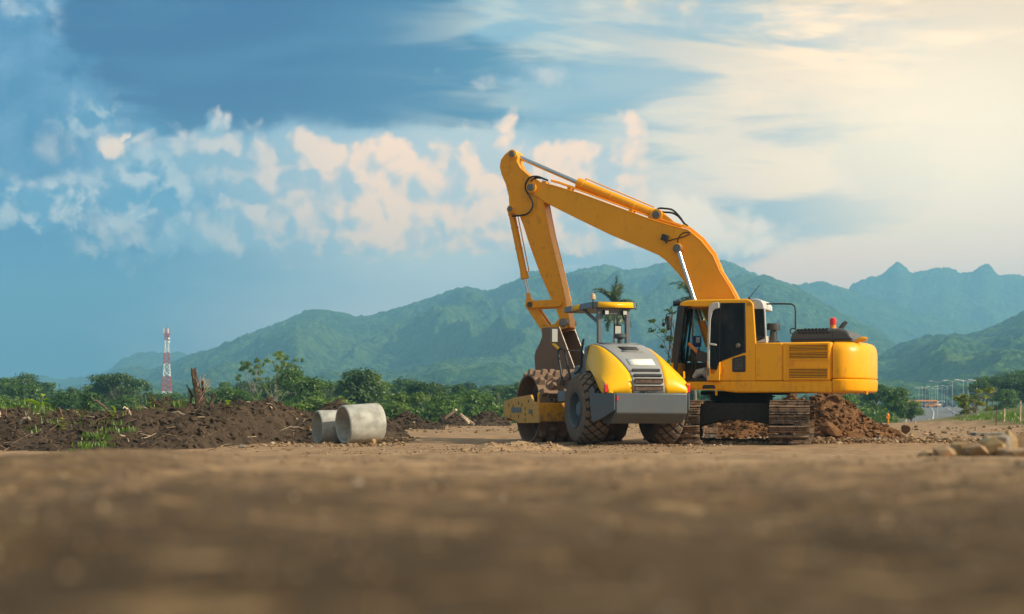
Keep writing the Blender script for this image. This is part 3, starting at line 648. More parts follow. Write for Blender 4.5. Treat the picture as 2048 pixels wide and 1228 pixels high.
g = MB(); g.lathe([(.0, -.02), (.075, -.02), (.075, .03), (.062, .05), (.062, .11), (.07, .11), (.07, .0)][:6], (bt, -.7, bz0), (0, 0, 1), 20); bc = g.build('warning_beacon', M['orange'], ex)
g = MB(); g.lathe([(.066, 0), (.068, .10), (.060, .135), (.03, .15), (.0, .152)], (bt, -.7, bz0+.105), (0, 0, 1), 20); g.build('beacon_lens', M['red_l'], bc)
st, sz = E(1682, 656, .5)
g = MB(); g.tube([(st, -.5, zh-.08), (st+.0, -.5, zh+.02), (st+.05, -.5, zh+.09), (st+.12, -.5, zh+.155)], .05, 12, rr=[.055, .055, .052, .035]); g.build('exhaust_stub', M['hoodg'], ex)
# --- muffler / air intake stack
at_, az_ = E(1547, 684, .9)
g = MB(); g.lathe([(0, -.01), (.125, -.01), (.125, .045), (.075, .05), (.075, .25), (.06, .26), (.06, .27), (.13, .275), (.135, .29), (.135, .40), (.12, .415), (0, .42)], (at_, -.9, zt), (0, 0, 1), 24); g.build('air_intake_stack', M['hoodg'], ex)
# --- guard rail
pts = [E3(1529, 625, .9), E3(1529, 614, .9), E3(1533, 608, .9), E3(1560, 607.5, .9), E3(1583, 608, .9), E3(1589, 612, .9), E3(1591, 620, .9), E3(1591, 660, .9)]
g = MB(); g.tube(pts, .018, 8); g.tube([E3(1591, 658, .9), E3(1584, 657, .9), E3(1580, 660, .9), E3(1581, 666, .9), E3(1586, 668, .9)], .014, 6); g.build('guard_rail', M['black'], ex)
# --- cab
LN = 1.3; LF = .30
front = EL([(1341, 760), (1341, 745), (1343, 725), (1350, 670), (1360, 612)], LN)
cf0 = E(1341, 761)[0]; cr = E(1508, 690)[0]; ctop = E(1440, 599)[1]; cbot = E(1440, 762)[1]
tt = lambda px, py=690: E(px, py)[0]
zz = lambda py, px=1440: E(px, py)[1]
def pil(name, pts, lat=LN, w=.07, mat='yel', parent=ex, bev=.012):
    g = MB(); g.prism(EL(pts, lat), -lat, -lat+w); return g.build(name, M[mat], parent, bevel=bev)
cab = MB(); # roof
roof_pts = EL([(1357, 612), (1359, 606), (1366, 602), (1382, 599.5), (1490, 597.5), (1500, 600), (1507, 608), (1507, 613), (1490, 606), (1420, 606.5), (1372, 609.5)], LN)
g = MB(); g.prism(EL([(1358, 611), (1361, 605), (1370, 601.5), (1384, 599.5), (1492, 597.5), (1500, 599.5), (1506, 606), (1508, 614), (1500, 614), (1370, 613)], LN), -LN, -LF); cabo = g.build('cab', M['yel'], ex, bevel=.025, seg=3)
pil('cab_front_pillar', [(1361, 611), (1369, 612), (1351.5, 760), (1347, 760), (1346, 741), (1345.5, 726)], w=.06, mat='black', parent=cabo)
pil('cab_front_pillar', [(1355, 612), (1362.5, 612), (1347, 726), (1341.5, 726)], w=.09, mat='black', parent=cabo)
pil('cab_lower_corner', [(1341.5, 725), (1347.5, 725), (1349, 761), (1342, 761)], w=.95, parent=cabo)
pil('cab_rear_panel', [(1489, 607), (1500, 601), (1507, 610), (1512, 684), (1512, 762), (1412.5, 762), (1412.5, 738), (1439, 730), (1440, 723), (1491, 704)], w=.09, parent=cabo, bev=.02)
pil('door_header', [(1364, 606), (1490, 602), (1490, 608), (1420, 608), (1368, 615)], lat=LN-.005, w=.08, mat='black', parent=cabo)
pil('cab_sill', [(1342, 757), (1414, 757), (1414, 762.5), (1342, 762.5)], w=.98, mat='black', parent=cabo)
# floor, rear wall, far side frame
g = MB(); g.box(((cf0+cr)/2+.03, -.8, cbot+.02), (cr-cf0-.1, .96, .05)); g.build('cab_floor', M['black'], cabo)
g = MB(); g.box((cr-.04, -.8, (cbot+zz(690))/2), (.05, .9, zz(690)-cbot)); g.build('cab_rear_wall', M['yel'], cabo)
far = [(1347, 760), (1366, 612)]
g = MB()
zf0 = cbot; zf1 = ctop-.08; tf0 = cf0+.03; tf1 = tt(1362, 612)
for (p0, p1, r_) in (((tf0, -LF-.03, zf0), (tf1, -LF-.03, zf1), .03), ((tf0+.62, -LF-.03, zf0), (tf0+.62, -LF-.03, zf1), .025), ((cr-.06, -LF-.03, zf0), (cr-.06, -LF-.03, zf1), .04)): g.tube([p0, p1], r_, 6)
g.box((cf0+.45, -LF-.03, cbot+.22), (.95, .03, .40)); g.build('far_side_frame', M['black'], cabo)
g = MB(); g.add([(tf0+.02, -LN+.08, zf0+.36), (tf0+.02, -LF-.03, zf0+.36), (tf1-.0, -LF-.03, zf1), (tf1-.0, -LN+.08, zf1)], [(0, 1, 2, 3)]); g.build('windscreen', M['glass'], cabo, recalc=False, thick=.006)
g = MB(); g.add([(tf0+.01, -LN+.08, zf0+.06), (tf0+.01, -LF-.03, zf0+.06), (tf0+.02, -LF-.03, zf0+.34), (tf0+.02, -LN+.08, zf0+.34)], [(0, 1, 2, 3)]); g.build('windscreen', M['glass'], cabo, recalc=False, thick=.006)
g = MB(); g.tube([(tf0+.02, -LN+.08, zf0+.35), (tf0+.02, -LF-.03, zf0+.35)], .015, 6); g.build('window_frame', M['black'], cabo)
g = MB(); g.add([(tf1+.05, -LF-.03, zf1), (cr-.1, -LF-.03, zf1), (cr-.1, -LF-.03, zf0+.45), (tf0+.08, -LF-.03, zf0+.45)], [(0, 1, 2, 3)]); g.build('far_side_window', M['glass'], cabo, recalc=False, thick=.006)
# rear side window (dark) with its slanted lower edge
w = pil('rear_side_window', [(1438, 606), (1489.5, 605.5), (1490.5, 703.5), (1440, 722)], lat=LN+.006, w=.02, mat='glassd', parent=cabo, bev=0)
pil('window_frame', [(1434, 605), (1441, 605), (1440, 724), (1434, 727)], lat=LN+.012, w=.03, mat='black', parent=cabo)
pil('window_frame', [(1487, 605), (1491, 605), (1491.5, 705), (1488.5, 706)], lat=LN+.010, w=.02, mat='black', parent=cabo)
pil('vent_grille', [(1466, 716), (1489, 710), (1491, 712), (1491, 742), (1489, 744), (1466, 744), (1464, 742), (1464, 718)], lat=LN+.014, w=.02, mat='black', parent=cabo)
g = MB()
for i in range(6): a = E(1469, 720+i*3.6, LN+.02); b = E(1486, 718+i*3.6, LN+.02); g.tube([(a[0], -LN-.018, a[1]), (b[0], -LN-.018, b[1])], .006, 4)
g.build('vent_slats', M['pin'], cabo)
g = MB(); a = E(1476, 691, LN+.02); g.lathe([(0, .012), (.03, .012), (.05, 0), (.05, -.01)], (a[0], -LN-.012, a[1]), (0, -1, 0), 16); g.build('door_handle', M['pin'], cabo)
# rear quarter: pale cover and glass
g = MB(); g.prism(EL([(1499, 597.5), (1514, 597), (1522, 600), (1527, 608), (1527.5, 618), (1508, 618), (1506, 606)], 1.27), -1.26, -.36); g.build('cab_rear_cover', M['lgray'], cabo, bevel=.02)
g = MB(); g.prism(EL([(1508.5, 618), (1527.5, 618), (1531, 676), (1511.5, 684)], 1.26), -1.25, -1.24); g.build('rear_quarter_window', M['glassd'], cabo)
g = MB(); a = E(1529, 618, 1.24); b = E(1532, 684, 1.24); g.tube([(a[0], -1.24, a[1]), (b[0], -1.24, b[1])], .02, 6); g.box((a[0]-.13, -.8, b[1]+.06), (.32, .9, .14)); g.build('window_frame', M['lgray'], cabo, bevel=.008)
# open door folded along the side: pale edge strip, glass, yellow foot
door = link(bpy.data.objects.new('cab_door', None)); door.parent = ex
dl = LN+.10
pil('door_frame', [(1416, 625), (1418, 612), (1424, 606), (1436, 604), (1438, 606), (1438, 616), (1430, 618), (1425, 622), (1421, 640), (1419, 700), (1418.5, 760), (1413, 760)], lat=dl, w=.05, mat='lgray', parent=door)
pil('door_glass', [(1421, 622), (1436, 616), (1436, 740), (1419.5, 738)], lat=dl-.02, w=.012, mat='glassd', parent=door, bev=0)
pil('door_bar', [(1419, 686), (1433, 688), (1433, 692), (1419, 690)], lat=dl+.01, w=.03, mat='lgray', parent=door)
pil('door_panel', [(1413.5, 726), (1419, 731), (1422, 748), (1428, 748), (1434, 738), (1438, 724), (1440, 724), (1439, 761), (1413.5, 761)], lat=dl, w=.06, mat='yel', parent=door)
pil('door_hinge', [(1438, 732), (1445, 734), (1445, 750), (1438, 748)], lat=LN+.03, w=.03, mat='yelb', parent=door)
g = MB(); a = E(1416.5, 737, dl+.01); g.tube([(a[0], -dl-.01, a[1]), (a[0]+.0, -dl-.015, a[1]-.14)], .02, 6); g.build('door_grip', M['black'], door)
# inside: seat, console, levers, cloth
g = MB(); s0 = tt(1425); g.box((s0, -.8, cbot+.52), (.5, .5, .12)); g.box((s0+.27, -.8, cbot+.85), (.12, .48, .66), rot=Matrix.Rotation(R(10), 3, 'Y')); g.box((s0-.05, -.8, cbot+.25), (.36, .4, .44)); g.build('operator_seat', M['seat'], ex, bevel=.04, seg=3)
g = MB(); c0 = tt(1394); g.box((c0+.12, -1.05, cbot+.50), (.40, .14, .22), rot=Matrix.Rotation(R(18), 3, 'Y')); g.box((c0-.25, -.55, cbot+.55), (.12, .3, .3)); g.tube([(c0-.15, -1.0, cbot+.05), (c0-.1, -1.0, cbot+.40), (c0-.02, -1.02, cbot+.72)], .022, 6); g.tube([(c0-.25, -.9, cbot+.05), (c0-.2, -.9, cbot+.40)], .018, 6); g.build('control_console', M['black'], ex, bevel=.01)
g = MB(); a = E(1377, 687, 1.0); b = E(1400, 712, 1.0); g.tube([(a[0], -1.0, a[1]), ((a[0]+b[0])/2, -1.02, (a[1]+b[1])/2+.03), (b[0], -1.0, b[1])], .038, 8); lv = g.build('safety_lever', M['orange'], ex)
g = MB(); g.tube([(b[0], -1.0, b[1]), (b[0]+.05, -1.0, b[1]-.04)], .042, 8); g.build('lever_grip', M['red_l'], lv)
g = MB(); a = E(1394, 683, .6); g.box((a[0], -.6, a[1]), (.18, .03, .24)); g.build('cloth', M['blue'], ex, bevel=.01)
g = MB(); a = E(1396, 680, .62); g.box((a[0], -.625, a[1]), (.08, .02, .12)); g.build('label_card', M['lgray'], ex)
g = MB(); a = E(1404, 746, 1.0); g.tube([(a[0]-.18, -1.0, a[1]-.1), (a[0]-.08, -1.0, a[1]), (a[0]+.05, -1.0, a[1]+.04), (a[0]+.12, -1.0, a[1]-.08)], .08, 10, rr=[.05, .09, .10, .06]); g.build('cover_sheet', M['lgray'], ex)
# lamps, aerial, mirrors on the cab
g = MB(); a = E(1353, 606, .9); g.cyl((a[0]+.1, -.9, a[1]), (a[0]-.06, -.9, a[1]-.01), .05, .065, 14); g.box((a[0]+.06, -.9, a[1]-.03), (.14, .04, .03)); g.build('work_light', M['black'], ex)
g = MB(); g.tube([E3(1498, 598, 1.1), E3(1509, 582, 1.1), E3(1519, 571, 1.1)], .008, 5); g.cyl(E3(1499, 599, 1.1), E3(1498, 594, 1.1), .02, n=8); g.build('aerial', M['black'], ex)
mr = MB(); mr.tube([E3(1352, 624, 1.35), E3(1342, 626, 1.4), E3(1333, 629, 1.42), E3(1331, 640, 1.42), E3(1331, 648, 1.42)], .012, 6); mr.tube([E3(1344, 627, 1.4), E3(1341, 680, 1.38), E3(1334, 735, 1.34), E3(1338, 745, 1.32)], .012, 6)
mo = mr.build('mirror_bracket', M['black'], ex)
g = MB(); a = E(1337, 646, 1.42); g.box((a[0], -1.42, a[1]), (.09, .16, .30), rot=Matrix.Rotation(R(15), 3, 'Z')); g.build('side_mirror', M['black'], mo, bevel=.03, seg=3)
g = MB(); a = E(1330, 647, 1.42); g.lathe([(0, 0), (.04, .01), (.05, .04), (.02, .07), (0, .075)], (a[0], -1.42, a[1]-.02), (-1, 0, 0), 10); g.build('small_mirror', M['black'], mo)
# --- boom
BL = .21
top = [(1056, 362), (1063, 357), (1072, 358), (1080, 364), (1091, 367), (1109, 371.5), (1160, 387), (1261, 424), (1305, 440), (1345, 452), (1376, 460), (1402, 482), (1426, 512), (1440, 544), (1458, 572), (1474, 602), (1490, 640), (1487, 690)]
bot = [(1440, 690), (1412, 640), (1391, 598), (1377, 574), (1364, 556), (1354, 543), (1344, 532), (1331, 519), (1317, 509), (1270, 489), (1220, 468), (1150, 434), (1088, 403), (1065, 389), (1056, 384), (1052, 373)]
boom_pts = EL(top+bot, BL)
m = MB(); m.prism(boom_pts, -BL, BL); boom = m.build('boom', M['yelb'], ex, bevel=.018)
def flange(name, pts, lat, w, r_=.012):
    g = MB()
    for sgn in (-1, 1): g.tube([(p[0], sgn*lat, p[1]) for p in EL(pts, BL)], r_, 6)
    return g.build(name, M['yelb'], boom)
flange('edge_weld', top[4:16], BL+.002, .02); flange('edge_weld', bot[2:13], BL+.002, .02)
def pinat(px, py, lat, r_, name='pin', mat='pin', parent=None, both=True, cap=.05, ring=True):
    t, z = E(px, py, lat); g = MB()
    g.cyl((t, -lat-cap, z), (t, (lat+cap) if both else -lat+.02, z), r_, n=20)
    o = g.build(name, M[mat], parent, bevel=.008)
    if ring:
        g = MB(); g.cyl((t, -lat-cap*.5, z), (t, (lat+cap*.5), z), r_*1.5, n=24); g.build('boss', M['yelb'], parent, bevel=.008)
    return t, z
pinat(1062, 375, .25, .085, parent=boom)
pinat(1355, 497, .23, .075, parent=boom, cap=.12)
pinat(1313, 430, .14, .09, parent=boom, cap=.05)
# cylinder mount on top of the boom
g = MB(); br = EL([(1296, 436), (1304, 424), (1313, 419), (1322, 423), (1352, 448), (1380, 466), (1330, 452)], .1)
g.prism(br, -.13, -.10); g.prism(br, .10, .13); g.build('cylinder_bracket', M['yelb'], boom, bevel=.006)
# arm (stick)
AL = .19
arm_pts = [(1024, 302), (1031, 304), (1036, 312), (1034, 324), (1040, 336), (1058, 352), (1074, 362), (1082, 380), (1087, 402), (1092, 430), (1100, 470), (1110, 510), (1121, 556), (1131, 600), (1139, 640), (1140, 655), (1131, 657), (1122, 648), (1109, 610), (1100, 590), (1080, 545), (1060, 490), (1048, 452), (1041, 434), (1034, 431), (1024, 426), (1018, 410), (1017, 392), (1011, 368), (1003, 350), (999, 334), (1001, 320), (1008, 310), (1016, 303)]
m = MB(); m.prism(EL(arm_pts, AL), -AL, AL); arm = m.build('stick', M['yelarm'], ex, bevel=.016)
g = MB()
for sgn in (-1, 1): g.tube([(p[0], sgn*(AL+.002), p[1]) for p in EL(arm_pts[3:14], AL)], .010, 6); g.tube([(p[0], sgn*(AL+.002), p[1]) for p in EL(arm_pts[18:24], AL)], .010, 6)
g.build('edge_weld', M['yelarm'], arm)
pinat(1024.5, 308.5, .2, .07, parent=arm); pinat(1021.5, 418, .2, .06, parent=arm, ring=True); pinat(1117, 606, .2, .055, parent=arm); pinat(1127, 645, .2, .07, parent=arm)
def hyd(name, p_rod, p_split, p_end, lat, rb, rr, mat='yelb', parent=ex, lat2=None):
    A = Vector(E3(*p_rod, lat)); B = Vector(E3(*p_split, lat)); Cc = Vector(E3(*p_end, lat)); d = (Cc-A).normalized()
    g = MB(); g.cyl(B, Cc-d*.05, rb, n=24); g.cyl(B-d*.02, B+d*.14, rb*1.18, n=24); g.cyl(Cc-d*.14, Cc-d*.02, rb*1.12, n=24)
    L = (Cc-B).length
    for q in (.42, .72): g.cyl(B+d*L*q, B+d*(L*q+.03), rb*1.12, n=24)
    o = g.build(name, M[mat], parent, bevel=.006)
    g = MB(); g.cyl(A, B+d*.05, rr, n=18); g.build('piston_rod', M['chrome'], o)
    for Q, sg in ((A, 1), (Cc, -1)):
        g = MB(); g.cyl(Q+Vector((0, -.07, 0)), Q+Vector((0, .07, 0)), rr*1.9, n=20); g.cyl(Q, Q+d*.18*sg, rr*1.25, n=16); g.build('cylinder_eye', M[mat], o, bevel=.006)
    off = Vector((-d.z, 0, d.x)); off = off if off.z > 0 else -off
    g = MB(); g.tube([B+off*(rb+.05)+d*.2, B+off*(rb+.05)+d*(L-.12)], .014, 6); g.tube([B+d*.1+off*rb*.8, B+d*.13+off*(rb+.05), B+off*(rb+.05)+d*.25], .014, 6); g.build('pressure_pipe', M[mat], o)
    return o
hyd('stick_cylinder', (1025, 308.5), (1157, 366), (1313, 430), .0, .105, .05)
hyd('bucket_cylinder', (1059, 602), (1050, 556), (1022, 419), -.0, .080, .042, mat='yelarm')
for sl in (.33, -.33):
    A = Vector(E3(1355, 497, sl)); B = Vector(E3(1402, 640, sl)); d = (B-A).normalized()
    g = MB(); g.cyl(A+d*1.7, B+d*.6, .085, n=20); o = g.build('boom_cylinder', M['yelb'], ex)
    g = MB(); g.cyl(A, A+d*1.75, .048, n=18); g.build('piston_rod', M['chrome'], o)
    g = MB(); g.cyl(A+Vector((0, -.06, 0)), A+Vector((0, .06, 0)), .095, n=20); g.build('cylinder_eye', M['pin'], o, bevel=.01)
# pipes and hoses
g = MB()
for k_, (lt, off) in enumerate(((.12, 0), (.04, 2), (-.06, 1))):
    g.tube([E3(1366+off, 449, lt), E3(1379+off, 458-off, lt), E3(1405+off, 479-off, lt), E3(1430+off, 510-off, lt), E3(1443+off, 542, lt), E3(1461+off, 571, lt), E3(1477+off, 600, lt)], .018, 6)
for q in ((1443, 541), (1470, 590)): a = E(*q, .0); g.box((a[0], -.03, a[1]), (.07, .30, .04), rot=Matrix.Rotation(R(58), 3, 'Y'))
g.build('hydraulic_pipes', M['yelb'], boom)
g = MB()
for lt, off in ((.14, 0), (.05, -2)):
    g.tube([E3(1102, 362+off, lt), E3(1120, 367+off, lt), E3(1160, 381+off, lt), E3(1200, 396+off, lt), E3(1262, 419+off, lt), E3(1300, 433+off, lt), E3(1345, 446+off, lt), E3(1376, 457+off, lt)], .017, 6)
for q in ((1091, 366), (1141, 379), (1264, 422)): a = E(*q, .1); g.box((a[0], -.1, a[1]), (.09, .22, .07), rot=Matrix.Rotation(R(18), 3, 'Y'))
g.build('hydraulic_pipes', M['yelarm'], boom)
def hose(pts, lat, r_=.022, parent=boom): gg = MB(); gg.tube([E3(a, b, lat) for a, b in pts], r_, 8); return gg.build('hose', M['rubberb'], parent)
def smooth_pts(pts, n=5):
    out = []; P_ = [pts[0]]+list(pts)+[pts[-1]]
    for i in range(1, len(P_)-2):
        for j in range(n):
            t = j/n; p0, p1, p2, p3 = P_[i-1], P_[i], P_[i+1], P_[i+2]
            out.append(tuple(.5*((2*p1[q])+(-p0[q]+p2[q])*t+(2*p0[q]-5*p1[q]+4*p2[q]-p3[q])*t*t+(-p0[q]+3*p1[q]-3*p2[q]+p3[q])*t**3) for q in range(2)))
    out.append(pts[-1]); return out
hose(smooth_pts([(1088, 358), (1075, 353), (1060, 355), (1052, 366), (1052, 380), (1062, 396), (1066, 410), (1060, 423), (1048, 430), (1024, 432)]), .27)
hose(smooth_pts([(1096, 361), (1082, 356), (1068, 357), (1062, 364)]), .2)
hose(smooth_pts([(1311, 424), (1317, 417), (1330, 417), (1345, 420), (1358, 432), (1368, 446), (1375, 452)]), .1)
hose(smooth_pts([(1316, 420), (1326, 424), (1345, 426), (1358, 434), (1370, 449)]), .0)
hose(smooth_pts([(1355, 488), (1357, 476), (1366, 466), (1380, 465)]), .225, .010)
hose(smooth_pts([(1336, 482), (1350, 478), (1366, 474), (1380, 468)]), .225, .010)
a = E(1331, 476, .25); g = MB(); g.box((a[0], -.30, a[1]), (.14, .14, .14), rot=Matrix.Rotation(R(20), 3, 'Y')); g.tube([(a[0], -.2, a[1]-.06), (a[0]+.03, -.26, a[1]-.12)], .02, 6); g.build('work_light', M['black'], boom, bevel=.02)
# link, rocker and bucket
def bar(name, p0, p1, lat, w0, w1, th=.05, mat='yelarm'):
    g = MB()
    for sg in (-1, 1):
        A = Vector(E(*p0, lat)); B = Vector(E(*p1, lat)); d = (B-A).normalized(); nn = Vector((-d.y, d.x)); pts = []
        for i in range(9): a_ = math.pi/2+math.pi*i/8; pts.append(A+(d*math.cos(a_)+nn*math.sin(a_))*w0)
        for i in range(9): a_ = -math.pi/2+math.pi*i/8; pts.append(B+(d*math.cos(a_)+nn*math.sin(a_))*w1)
        g.prism([(p.x, p.y) for p in pts], sg*lat-th/2, sg*lat+th/2)
    return g.build(name, M[mat], ex, bevel=.01)
bar('rocker_link', (1059, 609), (1117, 606), .24, .085, .085)
bar('bucket_link', (1059, 609), (1091, 656), .13, .095, .10, .09)
for q in ((1059, 609), (1087, 656)):
    a = E(*q, .28); g = MB(); g.cyl((a[0], -.29, a[1]), (a[0], .29, a[1]), .065, n=18); g.build('link_pin', M['rust'], ex, bevel=.01)
# bucket
bw = .52
bprof = [(1128, 640), (1138, 644), (1143, 652), (1146, 660), (1122, 655), (1094, 652), (1088, 651), (1083, 656), (1084, 672), (1082, 680), (1074, 694), (1070, 706), (1069, 716), (1071, 738), (1079, 760), (1098, 772), (1125, 775)]
lip = (1150, 760)
sidep = EL([(1086, 655), (1118, 654), (1152, 745), (1150, 762), (1138, 771), (1120, 776), (1100, 773), (1082, 762), (1071, 740), (1069, 715), (1071, 703), (1079, 688), (1085, 672), (1083, 660)], bw)
bk = link(bpy.data.objects.new('bucket', None)); bk.parent = ex
for sg in (-1, 1):
    g = MB(); g.prism(sidep, sg*bw-.015, sg*bw+.015); g.build('side_plate', M['bucket'], bk, bevel=.006)
    g = MB(); A = E(1118, 654, bw); B = E(1152, 745, bw); g.tube([(A[0], sg*(bw+.0), A[1]), (B[0], sg*(bw+.0), B[1])], .018, 5); g.build('side_edge', M['steel'], bk)
g = MB(); sh = sidep[3:]+[sidep[0]]
g.grid([[(p[0], -bw, p[1]) for p in sh], [(p[0], bw, p[1]) for p in sh]]); g.build('bucket_shell', M['bucket'], bk, thick=.03)
g = MB(); A = sidep[0]; B = sidep[1]; g.add([(A[0], -bw, A[1]-.01), (B[0], -bw, B[1]-.01), (B[0], bw, B[1]-.01), (A[0], bw, A[1]-.01)], [(0, 1, 2, 3)]); g.build('top_plate', M['bucket'], bk, thick=.03)
ear = EL([(1086, 652), (1084, 658), (1092, 668), (1120, 662), (1136, 656), (1136, 640), (1124, 634), (1112, 648), (1098, 652)], .2)
for sg in (-1, 1):
    g = MB(); g.prism(ear, sg*.27-.03, sg*.27+.03); g.build('bucket_ear', M['yelarm'], bk, bevel=.008)
a = E(1127, 645, .3); g = MB(); g.cyl((a[0], -.33, a[1]), (a[0], .33, a[1]), .10, n=24); g.build('bucket_pin', M['steel'], bk, bevel=.01)
for i in range(5):
    y = -bw+.08+i*(2*bw-.16)/4; A = E(1150, 762, 0); g = MB(); g.prism([(A[0]-.10, A[1]-.02), (A[0]+.02, A[1]+.07), (A[0]+.16, A[1]+.24), (A[0]+.04, A[1]-.02)], y-.05, y+.05); g.build('bucket_tooth', M['steel'], bk, bevel=.01)
# ------------------------------------------------------------------ roller
RH = R(17.4)
ro = thing('soil_roller', 'yellow and grey padfoot roller with canopy and diamond tread tyres', 'roller', (2.28, 28.5, 0), RH)
ro['label'] = 'yellow and grey padfoot roller with striped canopy in front of the excavator'
def wheel(sx):
    w = link(bpy.data.objects.new('wheel', None)); w.parent = ro
    cx = sx*.80; r0 = .735; hw = .275; zc = .715
    prof = []
    for i in range(45):
        v = -1+2*i/44; av = abs(v)
        r = r0-.050*av**3 if av < .86 else None
        prof.append((v, av))
    NA = 352; rows = []; gm = []
    secs = []
    for i in range(69):      # section from bead to bead
        u = -1+2*i/68; a = u*R(118)
        x = hw*math.sin(a)/1.0*1.02; rr = r0-.21+.21*math.cos(a) if abs(a) > .0 else r0
        # flatten the tread
        rr = r0-.225+.225*(max(0, math.cos(a))**.55) if abs(a) < math.pi/2 else r0-.225-.20*(abs(a)-math.pi/2)/.49*.9
        secs.append((x, rr, a))
    for (x, rr, a) in secs:
        row = []; gl_ = []
        for j in range(NA):
            gr = 0
            th = 2*math.pi*j/NA; tr = rr
            if abs(x) < hw*.97 and abs(a) < R(80):
                p = x/hw*2.4+th*44/(2*math.pi); q = -x/hw*2.4+th*44/(2*math.pi)
                g1 = abs((p*.5) % 1-.5)*2; g2 = abs((q*.5) % 1-.5)*2
                gr = max(0, 1-min(g1, g2)/.24)
                tr -= .034*min(1, gr*1.8)
            row.append((cx+x, math.sin(th)*tr, zc+math.cos(th)*tr)); gl_.append(gr)
        rows.append(row); gm.append(gl_)
    g = MB(); g.grid(rows, close=True)
    g.mi = [1 if (gm[i][j]+gm[i+1][j]+gm[i][(j+1) % NA]+gm[i+1][(j+1) % NA]) > 1.3 else 0 for i in range(len(rows)-1) for j in range(NA)]
    g.build('tyre', [M['tyre'], M['groove']], w, angle=60)
    o = sx
    g = MB(); g.lathe([(.335, o*.262), (.36, o*.285), (.365, o*.262), (.33, o*.23), (.315, o*.10), (.27, o*.06), (.25, o*.06), (.24, o*.10), (.15, o*.12), (.145, o*.19), (.12, o*.205), (0, o*.205)], (cx, 0, zc), (1, 0, 0), 40); rim = g.build('rim', M['rimg'], w, angle=28)
    for i in range(10):
        a = 2*math.pi*i/10; gg = MB(); gg.cyl((cx+o*.10, .195*math.sin(a), zc+.195*math.cos(a)), (cx+o*.135, .195*math.sin(a), zc+.195*math.cos(a)), .016, n=6); gg.build('wheel_nut', M['steel'], rim)
    g = MB(); g.lathe([(.34, -.26), (.33, .26)], (cx, 0, zc), (1, 0, 0), 32); g.build('inner_rim', M['rimg'], w)
wheel(-1); wheel(1)
g = MB(); g.cyl((-.6, 0, .72), (.6, 0, .72), .13, n=16); g.box((0, -.1, .75), (.5, .6, .45)); g.box((0, .3, .62), (.9, .9, .3)); g.build('rear_axle', M['under'], ro, bevel=.03)
# rear body
secs = [  # u, crease half-width, crease z, outer half-width, outer z, bottom z
    (.62, .50, 2.045, .60, 1.72, 1.50), (.50, .50, 2.045, .62, 1.70, 1.50), (.2, .495, 2.01, .70, 1.60, 1.50), (-.1, .485, 1.945, .78, 1.52, 1.49), (-.4, .46, 1.84, .845, 1.45, 1.42),
    (-.65, .43, 1.73, .87, 1.40, 1.28), (-.85, .40, 1.62, .875, 1.36, 1.12), (-1.0, .375, 1.52, .87, 1.30, 1.03), (-1.12, .35, 1.42, .86, 1.24, 1.03), (-1.20, .335, 1.31, .84, 1.16, 1.03), (-1.24, .33, 1.18, .82, 1.09, 1.03), (-1.25, .33, 1.03, .80, 1.04, 1.03)]
for sg in (-1, 1):
    rows = []
    for (u, wc, zc_, wo, zo, zb_) in secs:
        row = []
        for (a, b) in ((0, 0), (.10, -.0), (.35, -.0), (.62, 0), (.85, 0), (1, 0)):
            # bulged side between crease and outer edge
            t = a; x = wc+(wo-wc)*(t**.75); z = zc_+(zo-zc_)*(t**1.5)
            row.append((sg*x, u, z))
        for t in (.33, .66, 1): row.append((sg*(wo+.005*math.sin(t*3)), u, zo+(zb_-zo)*t))
        row.append((sg*(wo-.06), u, zb_))
        rows.append(row)
    g = MB(); g.grid(rows); g.build('side_cowling', M['yelr'], ro, angle=45, thick=.03)
rows = []
for (u, wc, zc_, wo, zo, zb_) in secs:
    rows.append([(-wc, u, zc_+.004), (-wc*.9, u, zc_+.022), (-wc*.5, u, zc_+.03), (0, u, zc_+.033), (wc*.5, u, zc_+.03), (wc*.9, u, zc_+.022), (wc, u, zc_+.004)])
rows = rows[:-2]+[[(x, -1.262, 1.18) for x, _, _ in rows[-2]]]+[[(x, -1.27, 1.03) for x, _, _ in rows[-1]]]
g = MB(); g.grid(rows); hd = g.build('hood', M['grayl'], ro, angle=40, thick=.04)
def hz_at(u):
    us = [s[0] for s in secs][::-1]; zs_ = [s[2] for s in secs][::-1]; return float(np.interp(u, us, zs_))+.033
def patch(name, u0, u1, w0, w1, off, mat, inset=0.0):
    gg = MB(); n = 5; rws = []
    for i in range(n):
        u = u0+(u1-u0)*i/(n-1); w_ = w0+(w1-w0)*i/(n-1); rws.append([(x*w_, u, hz_at(u)+off) for x in (-1, -.33, .33, 1)])
    gg.grid(rws); return gg.build(name, M[mat], hd, thick=.012)
patch('hood_scoop', -.42, -.12, .17, .20, .008, 'black'); patch('scoop_lip', -.44, -.40, .23, .23, .018, 'grayl'); 
patch('pale_plate', -.96, -.76, .265, .27, .010, 'whitep')
patch('hood_front_recess', .18, .50, .40, .40, .006, 'gray')
# stepped grille slots on the tail
for (u, z, w_, h) in ((-1.10, 1.475, .29, .05), (-1.185, 1.375, .29, .045)):
    gg = MB(); gg.box((0, u-.012, z), (w_*2, .05, h), rot=Matrix.Rotation(R(-35), 3, 'X')); gg.build('grille_slot', M['black'], hd)
for z in (1.265, 1.125):
    gg = MB(); gg.box((0, -1.262, z), (.58, .05, .085), rot=Matrix.Rotation(R(-5), 3, 'X')); gg.build('grille_slot', M['rust'], hd)
    gg = MB(); gg.box((0, -1.292, z+.054), (.62, .03, .02)); gg.build('grille_bar', M['grayl'], hd, bevel=.004)
gg = MB(); gg.tube([(-.2, -1.30, 1.055), (-.05, -1.32, 1.075), (.18, -1.30, 1.075)], .012, 6); gg.box((-.08, -1.30, 1.05), (.06, .04, .05)); gg.build('tail_latch', M['black'], hd)
